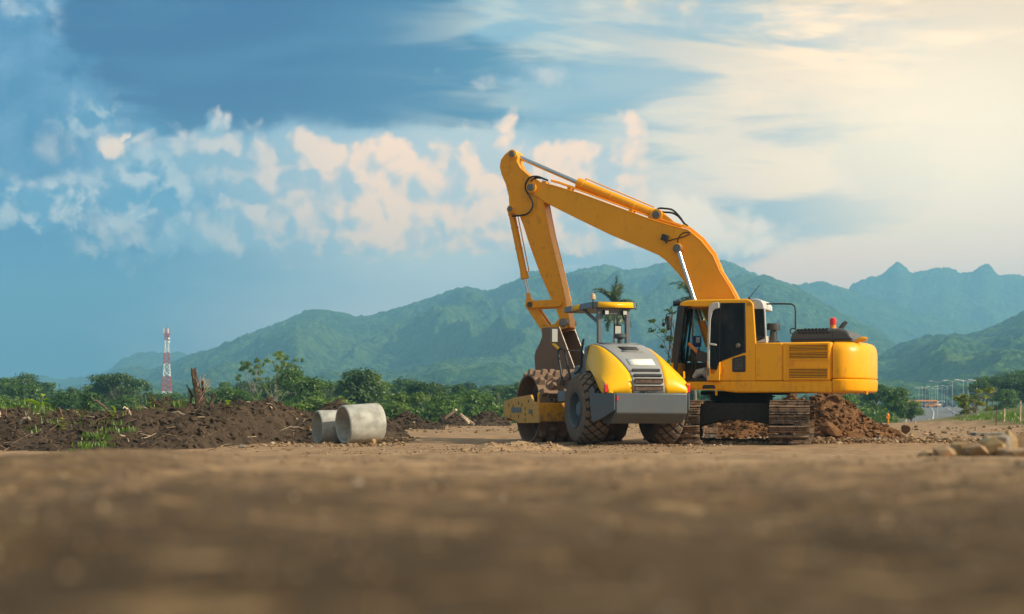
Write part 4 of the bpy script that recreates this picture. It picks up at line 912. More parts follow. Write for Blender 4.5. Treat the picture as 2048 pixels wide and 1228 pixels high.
# bumper
g = MB(); bp = [(-.75, -1.42), (.75, -1.42), (.80, -1.36), (.80, -.95), (-.80, -.95), (-.80, -1.36)]
g.prism([(-1.42, 1.03), (-1.42, .64), (-1.18, .44), (-.7, .44), (-.7, 1.03)], -.75, .75, axis='x'); bum = g.build('rear_bumper', M['bump'], ro, bevel=.025, seg=3)
for sg in (-1, 1):
    g = MB(); g.prism([(-1.42, 1.025), (-.86, 1.03), (-.80, 1.17), (-.72, 1.05), (-.80, .47), (-.98, .50), (-1.42, .70)], sg*.76, sg*.79, axis='x', pts2=None)
    o = g.build('side_guard', M['bump'], ro, bevel=.008); o.location = (0, 0, 0)
    me = o.data
    for v in me.vertices: v.co.x += sg*max(0, (v.co.y+1.42))*.36
g = MB(); g.box((-.72, -1.428, .93), (.03, .012, .08)); g.build('reflector', M['red_l'], bum)
for sg in (-1, 1):
    g = MB(); g.box((sg*.86, -1.19, 1.12), (.07, .06, .15)); o = g.build('tail_light', M['red_l'], ro, bevel=.008)
    g = MB(); g.box((sg*.86, -1.19, 1.21), (.068, .06, .03)); g.build('lamp_top', M['orange'], o)
    g = MB(); g.box((sg*.84, -1.15, 1.06), (.1, .05, .12)); g.build('lamp_bracket', M['bump'], o)
# cab-less platform, canopy
g = MB(); g.box((0, 1.0, .95), (1.1, .9, .14)); g.box((0, .8, 1.25), (1.0, .35, .6)); g.build('platform', M['gray'], ro, bevel=.02)
g = MB(); g.prism([(.60, 2.04), (.72, 2.02), (1.02, 1.35), (1.0, 1.1), (.60, 1.1)], -.56, .56, axis='x'); g.build('rear_console', M['gray'], ro, bevel=.02)
g = MB(); g.prism([(.58, 2.0), (.68, 2.0), (.98, 1.40), (.9, 1.3), (.62, 1.45)], -.60, -.57, axis='x'); g.build('side_panel', M['gray'], ro, bevel=.01)
for sg in (-1, 1):
    g = MB(); g.box((sg*.31, .62, 2.42), (.09, .10, .80)); g.build('canopy_post', M['gray'], ro, bevel=.012)
    g = MB(); g.tube([(sg*.31, .66, 2.50), (sg*.42, 1.25, 2.80)], .035, 6); g.build('canopy_brace', M['gray'], ro)
    g = MB(); g.box((sg*.20, .52, 2.70), (.10, .09, .10)); lt = g.build('work_light', M['black'], ro, bevel=.012)
    g = MB(); g.box((sg*.20, .47, 2.70), (.075, .012, .075)); g.build('lamp_glass', M['lgray'], lt)
g = MB(); g.box((0, .62, 2.72), (.70, .06, .10)); g.build('cross_member', M['gray'], ro, bevel=.01)
outer = [(-.40, .48), (.40, .48), (.50, .58), (.50, 2.26), (.42, 2.34), (-.42, 2.34), (-.50, 2.26), (-.50, .58)]
inner = [(x*.975, 1.41+(y-1.41)*.985) for x, y in outer]
g = MB(); g.prism(outer, 2.80, 2.925, axis='z', pts2=inner); roof = g.build('canopy_roof', M['gray'], ro, bevel=.012)
def roofpatch(p0, p1, z0, z1, mat, name='roof_stripe'):
    p0 = Vector(p0); p1 = Vector(p1); n = Vector(((p1-p0).y, -(p1-p0).x)).normalized(); c = Vector((0, 1.41))
    if n.dot((p0+p1)/2-c) < 0: n = -n
    gg = MB(); i0 = Vector((p0.x*.976, 1.41+(p0.y-1.41)*.986)); i1 = Vector((p1.x*.976, 1.41+(p1.y-1.41)*.986)); e = n*.006
    gg.add([(p0.x+e.x, p0.y+e.y, z0), (p1.x+e.x, p1.y+e.y, z0), (i1.x+e.x, i1.y+e.y, z1), (i0.x+e.x, i0.y+e.y, z1)], [(0, 1, 2, 3)])
    return gg.build(name, M[mat], roof, thick=.004)
roofpatch((-.39, .48), (.39, .48), 2.805, 2.918, 'yelr'); roofpatch((-.50, 1.28), (-.50, 1.78), 2.805, 2.918, 'yelr')
roofpatch((.50, .9), (.50, 1.4), 2.805, 2.918, 'yelr')
g = MB()
for i in range(14): g.box((-.38+i*.058, .55, 2.795), (.03, .12, .012))
g.build('roof_vents', M['black'], roof)
g = MB(); g.cyl((-.47, .56, 2.76), (-.47, .56, 2.98), .012, n=8); b_ = g.build('beacon_pole', M['black'], ro)
g = MB(); g.lathe([(.055, 0), (.055, .06), (.045, .10), (.015, .13), (0, .132)], (-.47, .56, 2.97), (0, 0, 1), 16); g.build('beacon', M['amber'], b_)
# seat and steering
g = MB(); g.box((-.05, 1.3, 1.52), (.46, .46, .14)); g.box((-.05, 1.04, 1.80), (.44, .12, .52), rot=Matrix.Rotation(R(8), 3, 'X')); g.build('operator_seat', M['seat'], ro, bevel=.05, seg=3)
g = MB(); g.tube([(-.05, 1.95, 1.1), (-.05, 1.8, 1.7)], .04, 8); g.lathe([(.17, -.015), (.19, 0), (.17, .015), (.16, 0)], (-.05, 1.8, 1.74), (0, -.4, .9), 24, closed=True); g.build('steering_wheel', M['black'], ro)
g = MB(); g.box((-.05, 2.05, 1.35), (.5, .25, .6)); g.build('dashboard', M['gray'], ro, bevel=.03)
# air cleaner on the hood, right mirror
hzb = 2.075
g = MB(); g.lathe([(.05, 0), (.05, .10), (.11, .12), (.125, .14), (.125, .19), (.10, .21), (.0, .22)], (.06, .40, hzb-.02), (0, 0, 1), 22); g.build('pre_cleaner', M['hoodg'], ro)
g = MB(); g.tube([(.14, .70, 2.1), (.15, .72, 2.26)], .015, 6); mm_ = g.build('mirror_bracket', M['black'], ro)
g = MB(); g.box((.14, .72, 2.36), (.17, .03, .22)); g.build('mirror_housing', M['black'], mm_, bevel=.03)
g = MB(); g.box((.14, .702, 2.355), (.13, .006, .17)); g.build('mirror_face', M['mirror'], mm_, bevel=.0)
# handrails and left mirror, steps
hr = MB()
hr.tube([(-.86, 1.30, 1.20), (-.90, 1.46, 1.78), (-.90, 1.50, 1.94), (-.87, 1.42, 2.00), (-.83, 1.32, 1.95), (-.81, 1.20, 1.70), (-.76, 1.02, 1.20)], .024, 8)
hr.tube([(-.72, .98, 1.45), (-.66, .92, 1.50), (-.62, .86, 1.60), (-.62, .84, 1.9), (-.60, .82, 2.08), (-.55, .90, 2.15), (-.5, 1.05, 2.15), (-.48, 1.15, 2.05)], .026, 8)
hr.build('handrail', M['black'], ro)
g = MB(); g.tube([(-.88, 1.45, 1.96), (-.74, 1.2, 1.94), (-.62, .9, 1.93)], .013, 6); g.build('rail_tie', M['steel'], ro)
g = MB(); g.tube([(-.90, 1.45, 1.98), (-.98, 1.6, 2.10)], .03, 8); ml = g.build('mirror_arm', M['yelr'], ro)
g = MB(); g.box((-.96, 1.58, 2.27), (.15, .05, .31)); g.build('mirror_housing', M['gray'], ml, bevel=.01)
g = MB(); g.box((-.955, 1.553, 2.27), (.12, .006, .27)); g.build('mirror_face', M['mirror'], ml)
g = MB(); g.box((-.80, 1.15, .98), (.32, .45, .22)); g.box((-.62, 1.15, 1.25), (.06, .5, .5)); g.build('step_box', M['gray'], ro, bevel=.012)
# drum assembly (articulated a little to the left)
dj = link(bpy.data.objects.new('drum_assembly', None)); dj.parent = ro; dj.location = (0, 1.45, 0); dj.rotation_euler = (0, 0, R(3))
DU = 1.45; DR = .76; dz = .72; dw = 1.06
g = MB(); g.lathe([(DR, -dw), (DR, dw), (DR-.045, dw), (DR-.045, dw-.35), (.0, dw-.36), (.0, -dw+.36), (DR-.045, -dw+.35), (DR-.045, -dw)], (0, DU, dz), (1, 0, 0), 72, closed=True); dr = g.build('drum', M['drum'], dj, angle=40)
g = MB(); nr = 9; nc = 16
for r_ in range(nr):
    x = -dw+.11+r_*(2*dw-.22)/(nr-1)
    for c_ in range(nc):
        a = 2*math.pi*(c_+.5*(r_ % 2))/nc+R(4); er = Vector((0, math.sin(a), math.cos(a))); et = Vector((0, math.cos(a), -math.sin(a)))
        c0 = Vector((x, DU, dz))+er*DR; vs = []
        for (h, s1, s2) in ((-.02, .078, .088), (.105, .052, .055), (.115, .040, .044)):
            for (i, j) in ((-1, -1), (1, -1), (1, 1), (-1, 1)): vs.append(c0+er*h+Vector((i*s1, 0, 0))+et*(j*s2))
        g.add(vs, [(0, 1, 5, 4), (1, 2, 6, 5), (2, 3, 7, 6), (3, 0, 4, 7), (4, 5, 9, 8), (5, 6, 10, 9), (6, 7, 11, 10), (7, 4, 8, 11), (8, 9, 10, 11)])
g.build('drum_pads', M['drum'], dr, angle=25)
g = MB(); g.cyl((-dw+.30, DU, dz), (-dw+.37, DU, dz), .55, n=40); g.cyl((-dw+.05, DU, dz), (-dw+.33, DU, dz), .16, n=20)
for i in range(6):
    a = i*math.pi/3; g.cyl((-dw+.22, DU+.3*math.cos(a), dz+.3*math.sin(a)), (-dw+.3, DU+.3*math.cos(a), dz+.3*math.sin(a)), .06, n=10)
g.build('drum_hub', M['drumd'], dr)
fo = 1.19
g = MB(); g.box((0, DU-1.0, .645), (2*fo, .10, .40)); g.build('frame_rear_beam', M['yelf'], dj, bevel=.012)
g = MB(); g.box((0, DU+1.0, .645), (2*fo, .10, .40)); g.build('frame_front_beam', M['yelf'], dj, bevel=.012)
for sg in (-1, 1):
    g = MB(); g.box((sg*(fo-.05), DU, .66), (.08, 1.92, .22)); g.build('frame_side_beam', M['yelf'], dj, bevel=.012)
    g = MB(); x0 = sg*(fo-.01); x1 = sg*(fo+.045)
    g.prism([(DU-1.06, .86), (DU-.72, .87), (DU-.62, 1.02), (DU+.5, .96), (DU+1.07, .88), (DU+1.07, .55), (DU+.35, .45), (DU+.1, .40), (DU-1.06, .42)], x0, x1, axis='x'); sp = g.build('scraped_side_plate', M['yelp'], dj, bevel=.01)
    g = MB()
    for (uu, z, w_, h) in ((-.62, .66, .20, .09), (.25, .69, .62, .12)):
        g.box((sg*(fo+.047), DU+uu, z), (.006, w_, h))
    g.build('warning_band', M['gray'], sp)
    g = MB()
    for (uu, z) in ((-.5, .88), (-.1, .80), (.1, .84), (.45, .78), (.72, .80), (-.3, .72), (-.3, .60), (-.72, .60), (.6, .55), (.1, .55), (-.3, .48)): g.box((sg*(fo+.048), DU+uu, z), (.008, .03, .07))
    g.build('bolt_slots', M['rust'], sp)
g = MB(); g.tube([(-fo+.05, DU-.85, .84), (-fo+.05, DU-.85, 1.02), (-fo+.08, DU-.8, 1.06)], .03, 8); g.build('lifting_eye', M['yelf'], dj)
g = MB()
for i in range(3): g.tube([(-fo+.25+i*.03, DU-.6, .93+i*.01), (-fo+.5, DU-.85, .90), (-.5, DU-.95, .865+i*.012), (0, DU-.98, .87), (.2, DU-1.2, .86)], .018, 6)
g.build('hose', M['rubberb'], dj)
g = MB(); g.box((0, .3, .66), (.55, .6, .36)); g.cyl((0, .0, .45), (0, .0, .95), .12, n=16); g.build('hitch', M['under'], dj, bevel=.02)
g = MB(); g.box((0, DU-.93, 1.0), (1.9, .05, .10)); g.build('drum_scraper', M['rust'], dj, bevel=.01)
# ------------------------------------------------------------------ rocks and heaps
rng = np.random.default_rng(7)
def ico(sub=1):
    import bmesh
    bm = bmesh.new(); bmesh.ops.create_icosphere(bm, subdivisions=sub, radius=1.0)
    V = np.array([v.co[:] for v in bm.verts]); Fc = np.array([[v.index for v in f.verts] for f in bm.faces]); bm.free(); return V, Fc
ICO1, ICO2, ICO3 = ico(1), ico(2), ico(3)
def rock_shape(seed, sub=2, rough=.35, flat=.7):
    V, Fc = (ICO1, ICO2, ICO3)[sub-1]; r = np.random.default_rng(seed)
    V = V.copy(); 
    for _ in range(11):      # planar chips
        n = r.normal(size=3); n /= np.linalg.norm(n); d = r.uniform(.38, .82); h = V@n; V = V-np.outer(np.maximum(0, h-d), n)
    V *= 1+rough*.5*(r.random((len(V), 1))-.5)
    V *= np.array([1, r.uniform(.6, 1), flat*r.uniform(.7, 1.1)]); return V, Fc
def scatter_mesh(name, pts, sizes, mat, sub=1, rough=.5, flat=.75, seed=1, variants=12):
    r = np.random.default_rng(seed); vs = []; fs = []; o = 0
    shp = [rock_shape(seed*50+i, sub, rough, flat) for i in range(variants)]
    for p, s in zip(pts, sizes):
        V, Fc = shp[r.integers(variants)]; a = r.uniform(0, 6.28); c_, s_ = math.cos(a), math.sin(a)
        t = r.uniform(-.5, .5); V2 = V*s
        V2 = np.stack([V2[:, 0]*c_-V2[:, 1]*s_, V2[:, 0]*s_+V2[:, 1]*c_, V2[:, 2]+t*V2[:, 0]*.5], 1)+p
        vs.append(V2); fs.append(Fc+o); o += len(V2)
    return link(bpy.data.objects.new(name, raw_mesh(name, np.concatenate(vs), np.concatenate(fs), mat, None, False)))
HEAPS = []
def surf(x, y):
    z = T0(x, y)
    for h in HEAPS: z = np.maximum(z, h(x, y))
    return z
def sz(x, y): return float(surf(np.array([x]), np.array([y]))[0])
def heap(name, label, cat, x0, x1, y0, y1, hf, mat, step=.05, clods=0, csize=(.02, .08), seed=1, amp=.12, wl=.5, group=None):
    """a heap of soil: height function over a rectangle, roughened, with clods bedded in its skin"""
    def full(x, y):
        b = hf(x, y); t = np.clip(b*4, 0, 1)
        n = (fbm(x/wl, y/wl, seed, 5, .55, ridge=True)-.5)*amp*2+(fbm(x*6, y*6, seed+4, 3, .6)-.5)*amp*.5
        return T0(x, y)-.06*(1-np.clip(b*8, 0, 1))+b+n*t
    xs = np.arange(x0, x1+step, step); ys = np.arange(y0, y1+step, step*1.2)
    Y, X = np.meshgrid(ys, xs, indexing='ij'); Z = full(X, Y); n, m = X.shape
    i = np.arange(n*m).reshape(n, m)
    Fc = np.stack([i[:-1, :-1], i[:-1, 1:], i[1:, 1:], i[1:, :-1]], -1).reshape(-1, 4)
    keep = (hf(X, Y) > .002).ravel()[Fc].any(1)
    Fc = Fc[keep]; used = np.unique(Fc); rm = np.full(n*m, -1); rm[used] = np.arange(len(used))
    V = np.stack([X, Y, Z], -1).reshape(-1, 3)[used]
    o = link(bpy.data.objects.new(name, raw_mesh(name, V, rm[Fc], mat))); meta(o, label, cat, group)
    HEAPS.append(lambda x, y: np.where((x >= x0) & (x <= x1) & (y >= y0) & (y <= y1) & (hf(x, y) > .004), full(x, y), -99))
    if clods:
        r = np.random.default_rng(seed+99); cx = r.uniform(x0, x1, clods*3); cy = r.uniform(y0, y1, clods*3)
        ok = hf(cx, cy) > .03; cx = cx[ok][:clods]; cy = cy[ok][:clods]
        s = csize[0]+(csize[1]-csize[0])*r.random(len(cx))**3.2
        c = scatter_mesh('clods', np.stack([cx, cy, full(cx, cy)+s*.15], 1), s, mat, seed=seed, rough=.7); c.parent = o; c['kind'] = 'stuff'
    return o
# long bank of dark soil on the left
bx = np.array([(p-1024)/F*31.0 for p in (-300, -100, 0, 60, 120, 170, 220, 280, 320, 350, 375, 410, 440, 465, 500, 540, 575, 610, 640, 665, 690, 720)])
bzc = np.array([.60, .66, .74, .72, .66, .70, .62, .70, .74, .92, .86, .62, .80, .86, .90, .93, .84, .80, .82, .86, .55, .0])
def bank_h(x, y):
    c = np.maximum(0, np.interp(x, bx, bzc)-.15); w = .25*np.sin(x*1.3)+.3*np.sin(x*.6+1)
    front = sst(y, 23.0+w+7.0*sst(x, -6.4, -4.8), 30.2+2.2*sst(x, -5.6, -4.6)); back = 1-sst(y, 31.3, 34.5)
    return np.maximum(0, c*front*back)
heap('dark_soil_bank', 'long bank of dark churned soil full of twigs on the left', 'soil bank', -15.5, -3.3, 22.8, 34.8, bank_h, M['dark'], .045, 12000, (.014, .11), 21, .18, .5)
def blob_h(*bl):
    def f(x, y):
        h = 0
        for (cx, cy, rx, ry, hh) in bl:
            d = np.sqrt(((x-cx)/rx)**2+((y-cy)/ry)**2); h = np.maximum(h, hh*np.clip(1-d, 0, 1)**.9)
        return h
    return f
def px2x(px, Y): return (px-1024)/F*Y
# peak of rubbish earth seen over the pipes
Y_ = 35.5
heap('soil_mound', 'dark twiggy mound peaking just above the two concrete pipes', 'soil mound', -6.4, -1.8, 33.5, 38, blob_h((px2x(672, Y_), Y_, 1.1, 1.3, .95), (px2x(712, Y_), Y_, 1.4, 1.2, .78), (px2x(750, Y_), Y_, .6, .8, .35)), M['dark'], .06, 900, (.02, .10), 22, .14, .5)
Y_ = 47.0
heap('soil_mound', 'low brown rubble mound right of the pipes at the far dirt edge', 'soil mound', px2x(755, Y_), px2x(885, Y_), 45.3, 48.7, blob_h((px2x(790, Y_), Y_, 1.0, 1.2, .30), (px2x(815, Y_), Y_, .9, 1.3, .50), (px2x(850, Y_), Y_, .9, 1.0, .26)), M['dark'], .07, 900, (.025, .12), 23, .12, .5)
Y_ = 55.0
heap('soil_mound', 'low rubble mound with pale planks left of the roller drum', 'soil mound', px2x(880, Y_), px2x(1020, Y_), 53.3, 56.8, blob_h((px2x(905, Y_), Y_, .9, 1.2, .42), (px2x(930, Y_), Y_, 1.0, 1.2, .30), (px2x(972, Y_), Y_, 1.1, 1.3, .50), (px2x(1000, Y_), Y_, .8, 1.1, .30)), M['dark'], .08, 900, (.03, .13), 24, .12, .5)
Y_ = 24.8
heap('low_soil_ridge', 'low dark ridge of graded soil lying left of the roller', 'soil ridge', px2x(835, Y_), px2x(1150, Y_), 23.9, 26.3, blob_h((px2x(930, Y_), Y_+.2, .75, .8, .07), (px2x(985, Y_), Y_+.2, .8, .8, .12), (px2x(1040, Y_), Y_+.5, .8, .8, .15), (px2x(1100, Y_), Y_+.7, .6, .7, .12)), M['sand'], .04, 500, (.01, .05), 27, .05, .3)
# reddish spoil heap behind the excavator
Y_ = 34.5
heap('red_soil_heap', 'steep heap of reddish clods behind the right crawler track', 'soil heap', px2x(1420, Y_), px2x(1800, Y_), 33.0, 36.6,
     blob_h((px2x(1590, Y_), Y_+.2, 1.6, 1.6, 1.02), (px2x(1650, Y_), Y_, 1.55, 1.5, 1.12), (px2x(1700, Y_), Y_, 1.2, 1.3, .66), (px2x(1745, Y_), Y_, .8, 1.1, .38), (px2x(1470, Y_), Y_, 1.3, 1.3, .52), (px2x(1530, Y_), Y_, 1.4, 1.3, .58)), M['red'], .05, 3200, (.02, .13), 25, .16, .55)
def single_rock(label, px, py_base, Y, w, h, mat, seed, group=None, rough=.25, sub=3, name='rock', cat='rock', z=None, lean=0):
    if Y < 10:
        V, Fc = ICO1; q = np.random.default_rng(seed*3); V = V*q.uniform(.62, 1.35, (len(V), 1))
    else: V, Fc = rock_shape(seed, 2, rough*.9, 1.0)
    if Y < 10: w, h = w*1.35, h*1.3
    V = V*np.array([w/2, w/2*.8, h/2]); V[:, 0] += V[:, 2]*lean
    V += (fbm(V[:, 0]*9+seed, V[:, 2]*9+V[:, 1]*7, seed, 3)[:, None]-.5)*w*.12
    x = px2x(px, Y); zb_ = sz(x, Y) if z is None else z
    o = link(bpy.data.objects.new(name, raw_mesh(name, V, Fc, mat, None, True, 22))); o.location = (x, Y, zb_+h*.38); o.rotation_euler = (0, 0, seed % 3)
    return meta(o, label, cat, group)
single_rock('large rounded brown boulder at the foot of the heap beside the right track', 1664, 870, 33.0, .62, .52, M['red'], 3, cat='boulder', name='boulder')
single_rock('dark reddish block on the shoulder of the spoil heap near the counterweight', 1675, 810, 34.2, .42, .30, M['red'], 4)
single_rock('dark brown earth lump lying alone right of the spoil heap', 1812, 872, 36, .50, .36, M['red'], 5, name='earth_lump', cat='earth lump', lean=.4)
single_rock('bright ochre stone under the right end of the dark earth lump', 1823, 876, 34.5, .16, .16, M['rocky'], 6)
single_rock('flat brown stone lying between the earth lump and the white slabs', 1850, 870, 36, .30, .13, M['rock'], 7)
single_rock('ochre stone lying in front of the earth lump, in the gravel', 1822, 884, 29.5, .16, .12, M['rocky'], 8)
single_rock('small ochre stone right of the one in front of the earth lump', 1846, 881, 30.5, .13, .13, M['rocky'], 9)
single_rock('grey dark stone heap beside the white slabs', 1940, 868, 38, .32, .20, M['rockg'], 10)
single_rock('pale grey stone at the toe of the dark bank', 483, 902, 26.0, .30, .13, M['rockg'], 11)
single_rock('ochre stone against the right end of the front concrete pipe', 748, 884, 28.6, .13, .14, M['rocky'], 12)
single_rock('orange stone just right of the front concrete pipe', 768, 876, 31.5, .19, .11, M['rocky'], 13)
single_rock('dark stone right of the pipes beside the dirt road', 790, 880, 30.5, .18, .13, M['rock'], 14)
single_rock('ochre stone on the low dark ridge left of the roller', 927, 905, 24.3, .14, .09, M['rocky'], 15)
single_rock('large soft-edged spiky grey rock at the right edge of the nearest ground', 2008, 905, 7.0, .085, .135, M['rockg'], 16, lean=-.1)
single_rock('soft-edged upright brown shard beside the spiky rock', 2024, 905, 7.1, .07, .12, M['rocky'], 17, lean=.35)
single_rock('soft-edged bright ochre rock left of the spiky rock', 1988, 905, 6.9, .10, .085, M['rocky'], 18)
single_rock('soft-edged long brown rock on the right of the near ground', 1950, 900, 6.95, .16, .07, M['rock'], 19)
single_rock('soft-edged ochre pointed rock at the left end of the near rock row', 1914, 902, 7.0, .08, .095, M['rocky'], 20, lean=-.4)
single_rock('soft-edged low brown rock, leftmost of the near rock row', 1892, 905, 6.8, .12, .05, M['rock'], 22)
single_rock('soft-edged brown rock cut off by the right edge of the picture', 2050, 905, 7.1, .13, .115, M['rock'], 23)
single_rock('soft-edged low rock below the spiky rock', 2035, 912, 6.7, .13, .045, M['rock'], 24)
single_rock('soft-edged pale wedge of rock between the ochre and long brown rocks', 1970, 902, 7.2, .07, .10, M['rockg'], 25, lean=.5)
single_rock('soft-edged dark rock at the foot of the brown shard', 2018, 912, 6.8, .10, .05, M['rock'], 26)
single_rock('soft-edged tan rock farthest left, apart from the near rock row', 1850, 908, 6.9, .07, .03, M['rocky'], 27)
# gravel and crumbs on the haul road, round the machines and near the camera
r = np.random.default_rng(3); P_ = []; S_ = []
def sprinkle(n, x0, x1, y0, y1, s0, s1, pw=3.0, cond=None):
    x = r.uniform(x0, x1, n); y = r.uniform(y0, y1, n)
    if cond is not None: k = cond(x, y); x, y = x[k], y[k]
    s = s0+(s1-s0)*r.random(len(x))**pw; P_.append(np.stack([x, y, surf(x, y)+s*.2], 1)); S_.append(s)
sprinkle(2600, 3.0, 13.0, 28.9, 33.5, .012, .085, 3.4)
sprinkle(1100, 5.6, 10.5, 29.6, 33.2, .02, .11, 2.2)
sprinkle(900, 4.3, 6.6, 29.0, 31.5, .02, .09, 2.5)
sprinkle(900, -3.5, 3.5, 23, 28, .008, .035, 3)
sprinkle(500, .2, 4.2, 26.7, 28.2, .01, .05, 3)
sprinkle(1200, -5, -2.2, 27.0, 34, .012, .07, 3)
sprinkle(600, 8, 20, 34, 50, .02, .11, 3.5)
sprinkle(900, -6, 6, 40, 60, .02, .09, 3)
g1 = scatter_mesh('gravel', np.concatenate(P_), np.concatenate(S_), M['gravel'], seed=5, rough=.6); meta(g1, 'loose stones and crumbs strewn over the haul road', 'gravel', kind='stuff')
P_ = []; S_ = []
def fan(n, y0, y1, s0, s1, pw):
    y = y0+(y1-y0)*r.random(n); x = y*r.uniform(-.42, .42, n); s = s0+(s1-s0)*r.random(n)**pw
    P_.append(np.stack([x, y, T0(x, y)+s*.1], 1)); S_.append(s)
fan(1500, .45, 2.2, .002, .007, 3); fan(1800, 2.2, 6.2, .003, .012, 3.0)
g2 = scatter_mesh('near_gravel', np.concatenate(P_), np.concatenate(S_), M['gravel'], seed=6, rough=.6); meta(g2, 'loose crumbs of soil close to the camera', 'gravel', kind='stuff')
# ------------------------------------------------------------------ twigs and small plants on the bank
def stick_verts(p, d, L, r0, n=4, segs=3, rr=None, bend=.15):
    rr = rr or random; pts = []
    d = Vector(d).normalized(); q = d.orthogonal().normalized()*rr.uniform(-bend, bend)*L
    for i in range(segs+1): t = i/segs; pts.append(Vector(p)+d*L*t+q*math.sin(t*math.pi))
    return pts
rr = random.Random(4)
def twig_set(name, n, xr, yr, Lr, rad, mat, label, seed, lift=.02):
    rr = random.Random(seed); g = MB(); c = 0
    while c < n:
        x = rr.uniform(*xr); y = rr.uniform(*yr)
        if bank_h(np.array([x]), np.array([y]))[0] < .06 and rr.random() < .8: continue
        z = sz(x, y); a = rr.uniform(0, 6.28); L = rr.uniform(*Lr)*rr.uniform(.4, 1)
        d = (math.cos(a), math.sin(a)*.5, rr.uniform(-.35, .55))
        pts = stick_verts((x, y, z+lift), d, L, rad, rr=rr); q = rad*rr.uniform(.5, 1.6)
        g.tube(pts, q, 4, rr=[q, q*.9, q*.7, q*.4]); c += 1
    o = g.build(name, M[mat], None, recalc=False); return meta(o, label, 'debris', kind='stuff')
twig_set('debris', 1300, (-15, -3.8), (23.8, 31.6), (.12, .5), .008, 'twig', 'brown twigs and roots tangled through the dark bank', 11)
twig_set('debris', 110, (-15, -3.8), (23.8, 31.4), (.08, .35), .011, 'twigp', 'pale dry sticks lying on the dark bank', 12)
BR = [  # px, Y, z above surface, end px, end dz, radius, mat, label
    (5, 29.6, .02, 55, -.22, .035, 'twig', 'dark root lying down the bank at the left edge'),
    (135, 30.3, .10, 178, -.25, .05, 'rocky', 'smooth orange root arching on the bank crest'),
    (225, 28.6, .02, 190, .35, .022, 'twig', 'long thin brown branch leaning up the bank between two seedlings'),
    (270, 29.3, .12, 320, -.15, .020, 'twigp', 'thin pale branch slanting right beside the bushy green plant'),
    (128, 28.5, .0, 122, .40, .020, 'twig', 'upright brown stick standing in the bank left of the centre'),
    (262, 27.6, .03, 250, .14, .018, 'twigp', 'short bright straw-coloured stick low on the bank'),
    (40, 27.3, .02, 66, .10, .03, 'twigp', 'pale torn root at the foot of the bank near the left edge'),
    (345, 28.0, .22, 378, -.10, .02, 'twigp', 'pale branch running down beneath the dead stump'),
    (560, 29.5, .25, 610, .05, .018, 'twigp', 'pale stick on the bank left of the rear concrete pipe'),
    (430, 31.0, .05, 447, -.12, .028, 'twigp', 'pale split log end right of the dead stump')]
for (p0, Y, dz0, p1, dz1, rd, mt, lb) in BR:
    x0 = px2x(p0, Y); x1 = px2x(p1, Y); z0 = sz(x0, Y)+dz0; g = MB()
    pts = [Vector((x0+(x1-x0)*t, Y-.15*t, z0+(dz1)*t+.06*math.sin(t*3.1)+.015*math.sin(t*17))) for t in (0, .2, .4, .6, .8, 1)]
    g.tube(pts, rd, 7, rr=[rd*.8, rd, rd*1.05, rd*.9, rd*.7, rd*.4]); o = g.build('branch', M[mt]); meta(o, lb, 'branch', 'branches on the dark bank')
Y_ = 54.5
for (p0, p1, z0, z1, lb) in ((893, 915, .30, .62, 'grey plank leaning on the mound left of the roller drum'), (922, 950, .45, .05, 'pale plank end sloping off the rubble mound'), (925, 940, .40, .12, 'short pale board on the rubble mound')):
    g = MB(); a = Vector((px2x(p0, Y_), Y_-.9, z0)); b = Vector((px2x(p1, Y_), Y_-1.2, z1)); g.tube([a, b], .06, 4); o = g.build('plank', M['twigp']); meta(o, lb, 'plank', 'planks on the far rubble')
def grass_patch(name, pts, mat, label, h=(.03, .11), per=26, seed=1, cat='grass', w=.012, spread=.10, lean=.5):
    rr = random.Random(seed); vs = []; fs = []
    for (x, y) in pts:
        z = sz(x, y)
        for _ in range(per):
            bx_ = x+rr.gauss(0, spread); by_ = y+rr.gauss(0, spread); a = rr.uniform(0, 6.28); H = rr.uniform(*h); l = rr.uniform(.1, lean)*H
            dx, dy = math.cos(a), math.sin(a); b0 = rr.uniform(.6, 1.3)*w; o = len(vs)
            vs += [(bx_-dy*b0, by_+dx*b0, z-.01), (bx_+dy*b0, by_-dx*b0, z-.01), (bx_+dx*l*.4+dy*b0*.8, by_+dy*l*.4-dx*b0*.8, z+H*.6), (bx_+dx*l*.4-dy*b0*.8, by_+dy*l*.4+dx*b0*.8, z+H*.6), (bx_+dx*l, by_+dy*l, z+H)]
            fs += [[o, o+1, o+2, o+3], [o+3, o+2, o+4]]
    o = link(bpy.data.objects.new(name, raw_mesh(name, vs, fs, M[mat], None, False))); return o
rr = random.Random(8)
gp = [(px2x(rr.gauss(212, 15), 25.5), rr.uniform(24.0, 26.5)) for _ in range(22)]
meta(grass_patch('grass', gp, 'grass', '', seed=2), 'fresh green grass tuft at the foot of the dark bank', 'grass', kind='stuff')
gp = [(px2x(rr.uniform(-40, 110), 31.5), rr.uniform(30.8, 32.5)) for _ in range(16)]
meta(grass_patch('tall_grass', gp, 'grass', '', h=(.12, .34), seed=3, w=.018, spread=.15, lean=.9), 'tall green blades on top of the bank at the left edge', 'grass', kind='stuff')
gp = [(px2x(rr.uniform(120, 620), 32.5), rr.uniform(32.0, 34.0)) for _ in range(60)]+[(px2x(rr.uniform(60, 360), 29.5), rr.uniform(26.5, 30.4)) for _ in range(26)]
meta(grass_patch('weeds', gp, 'grass', '', h=(.06, .2), per=14, seed=4, w=.012, spread=.12), 'thin weeds scattered over and behind the dark bank', 'weeds', kind='stuff')
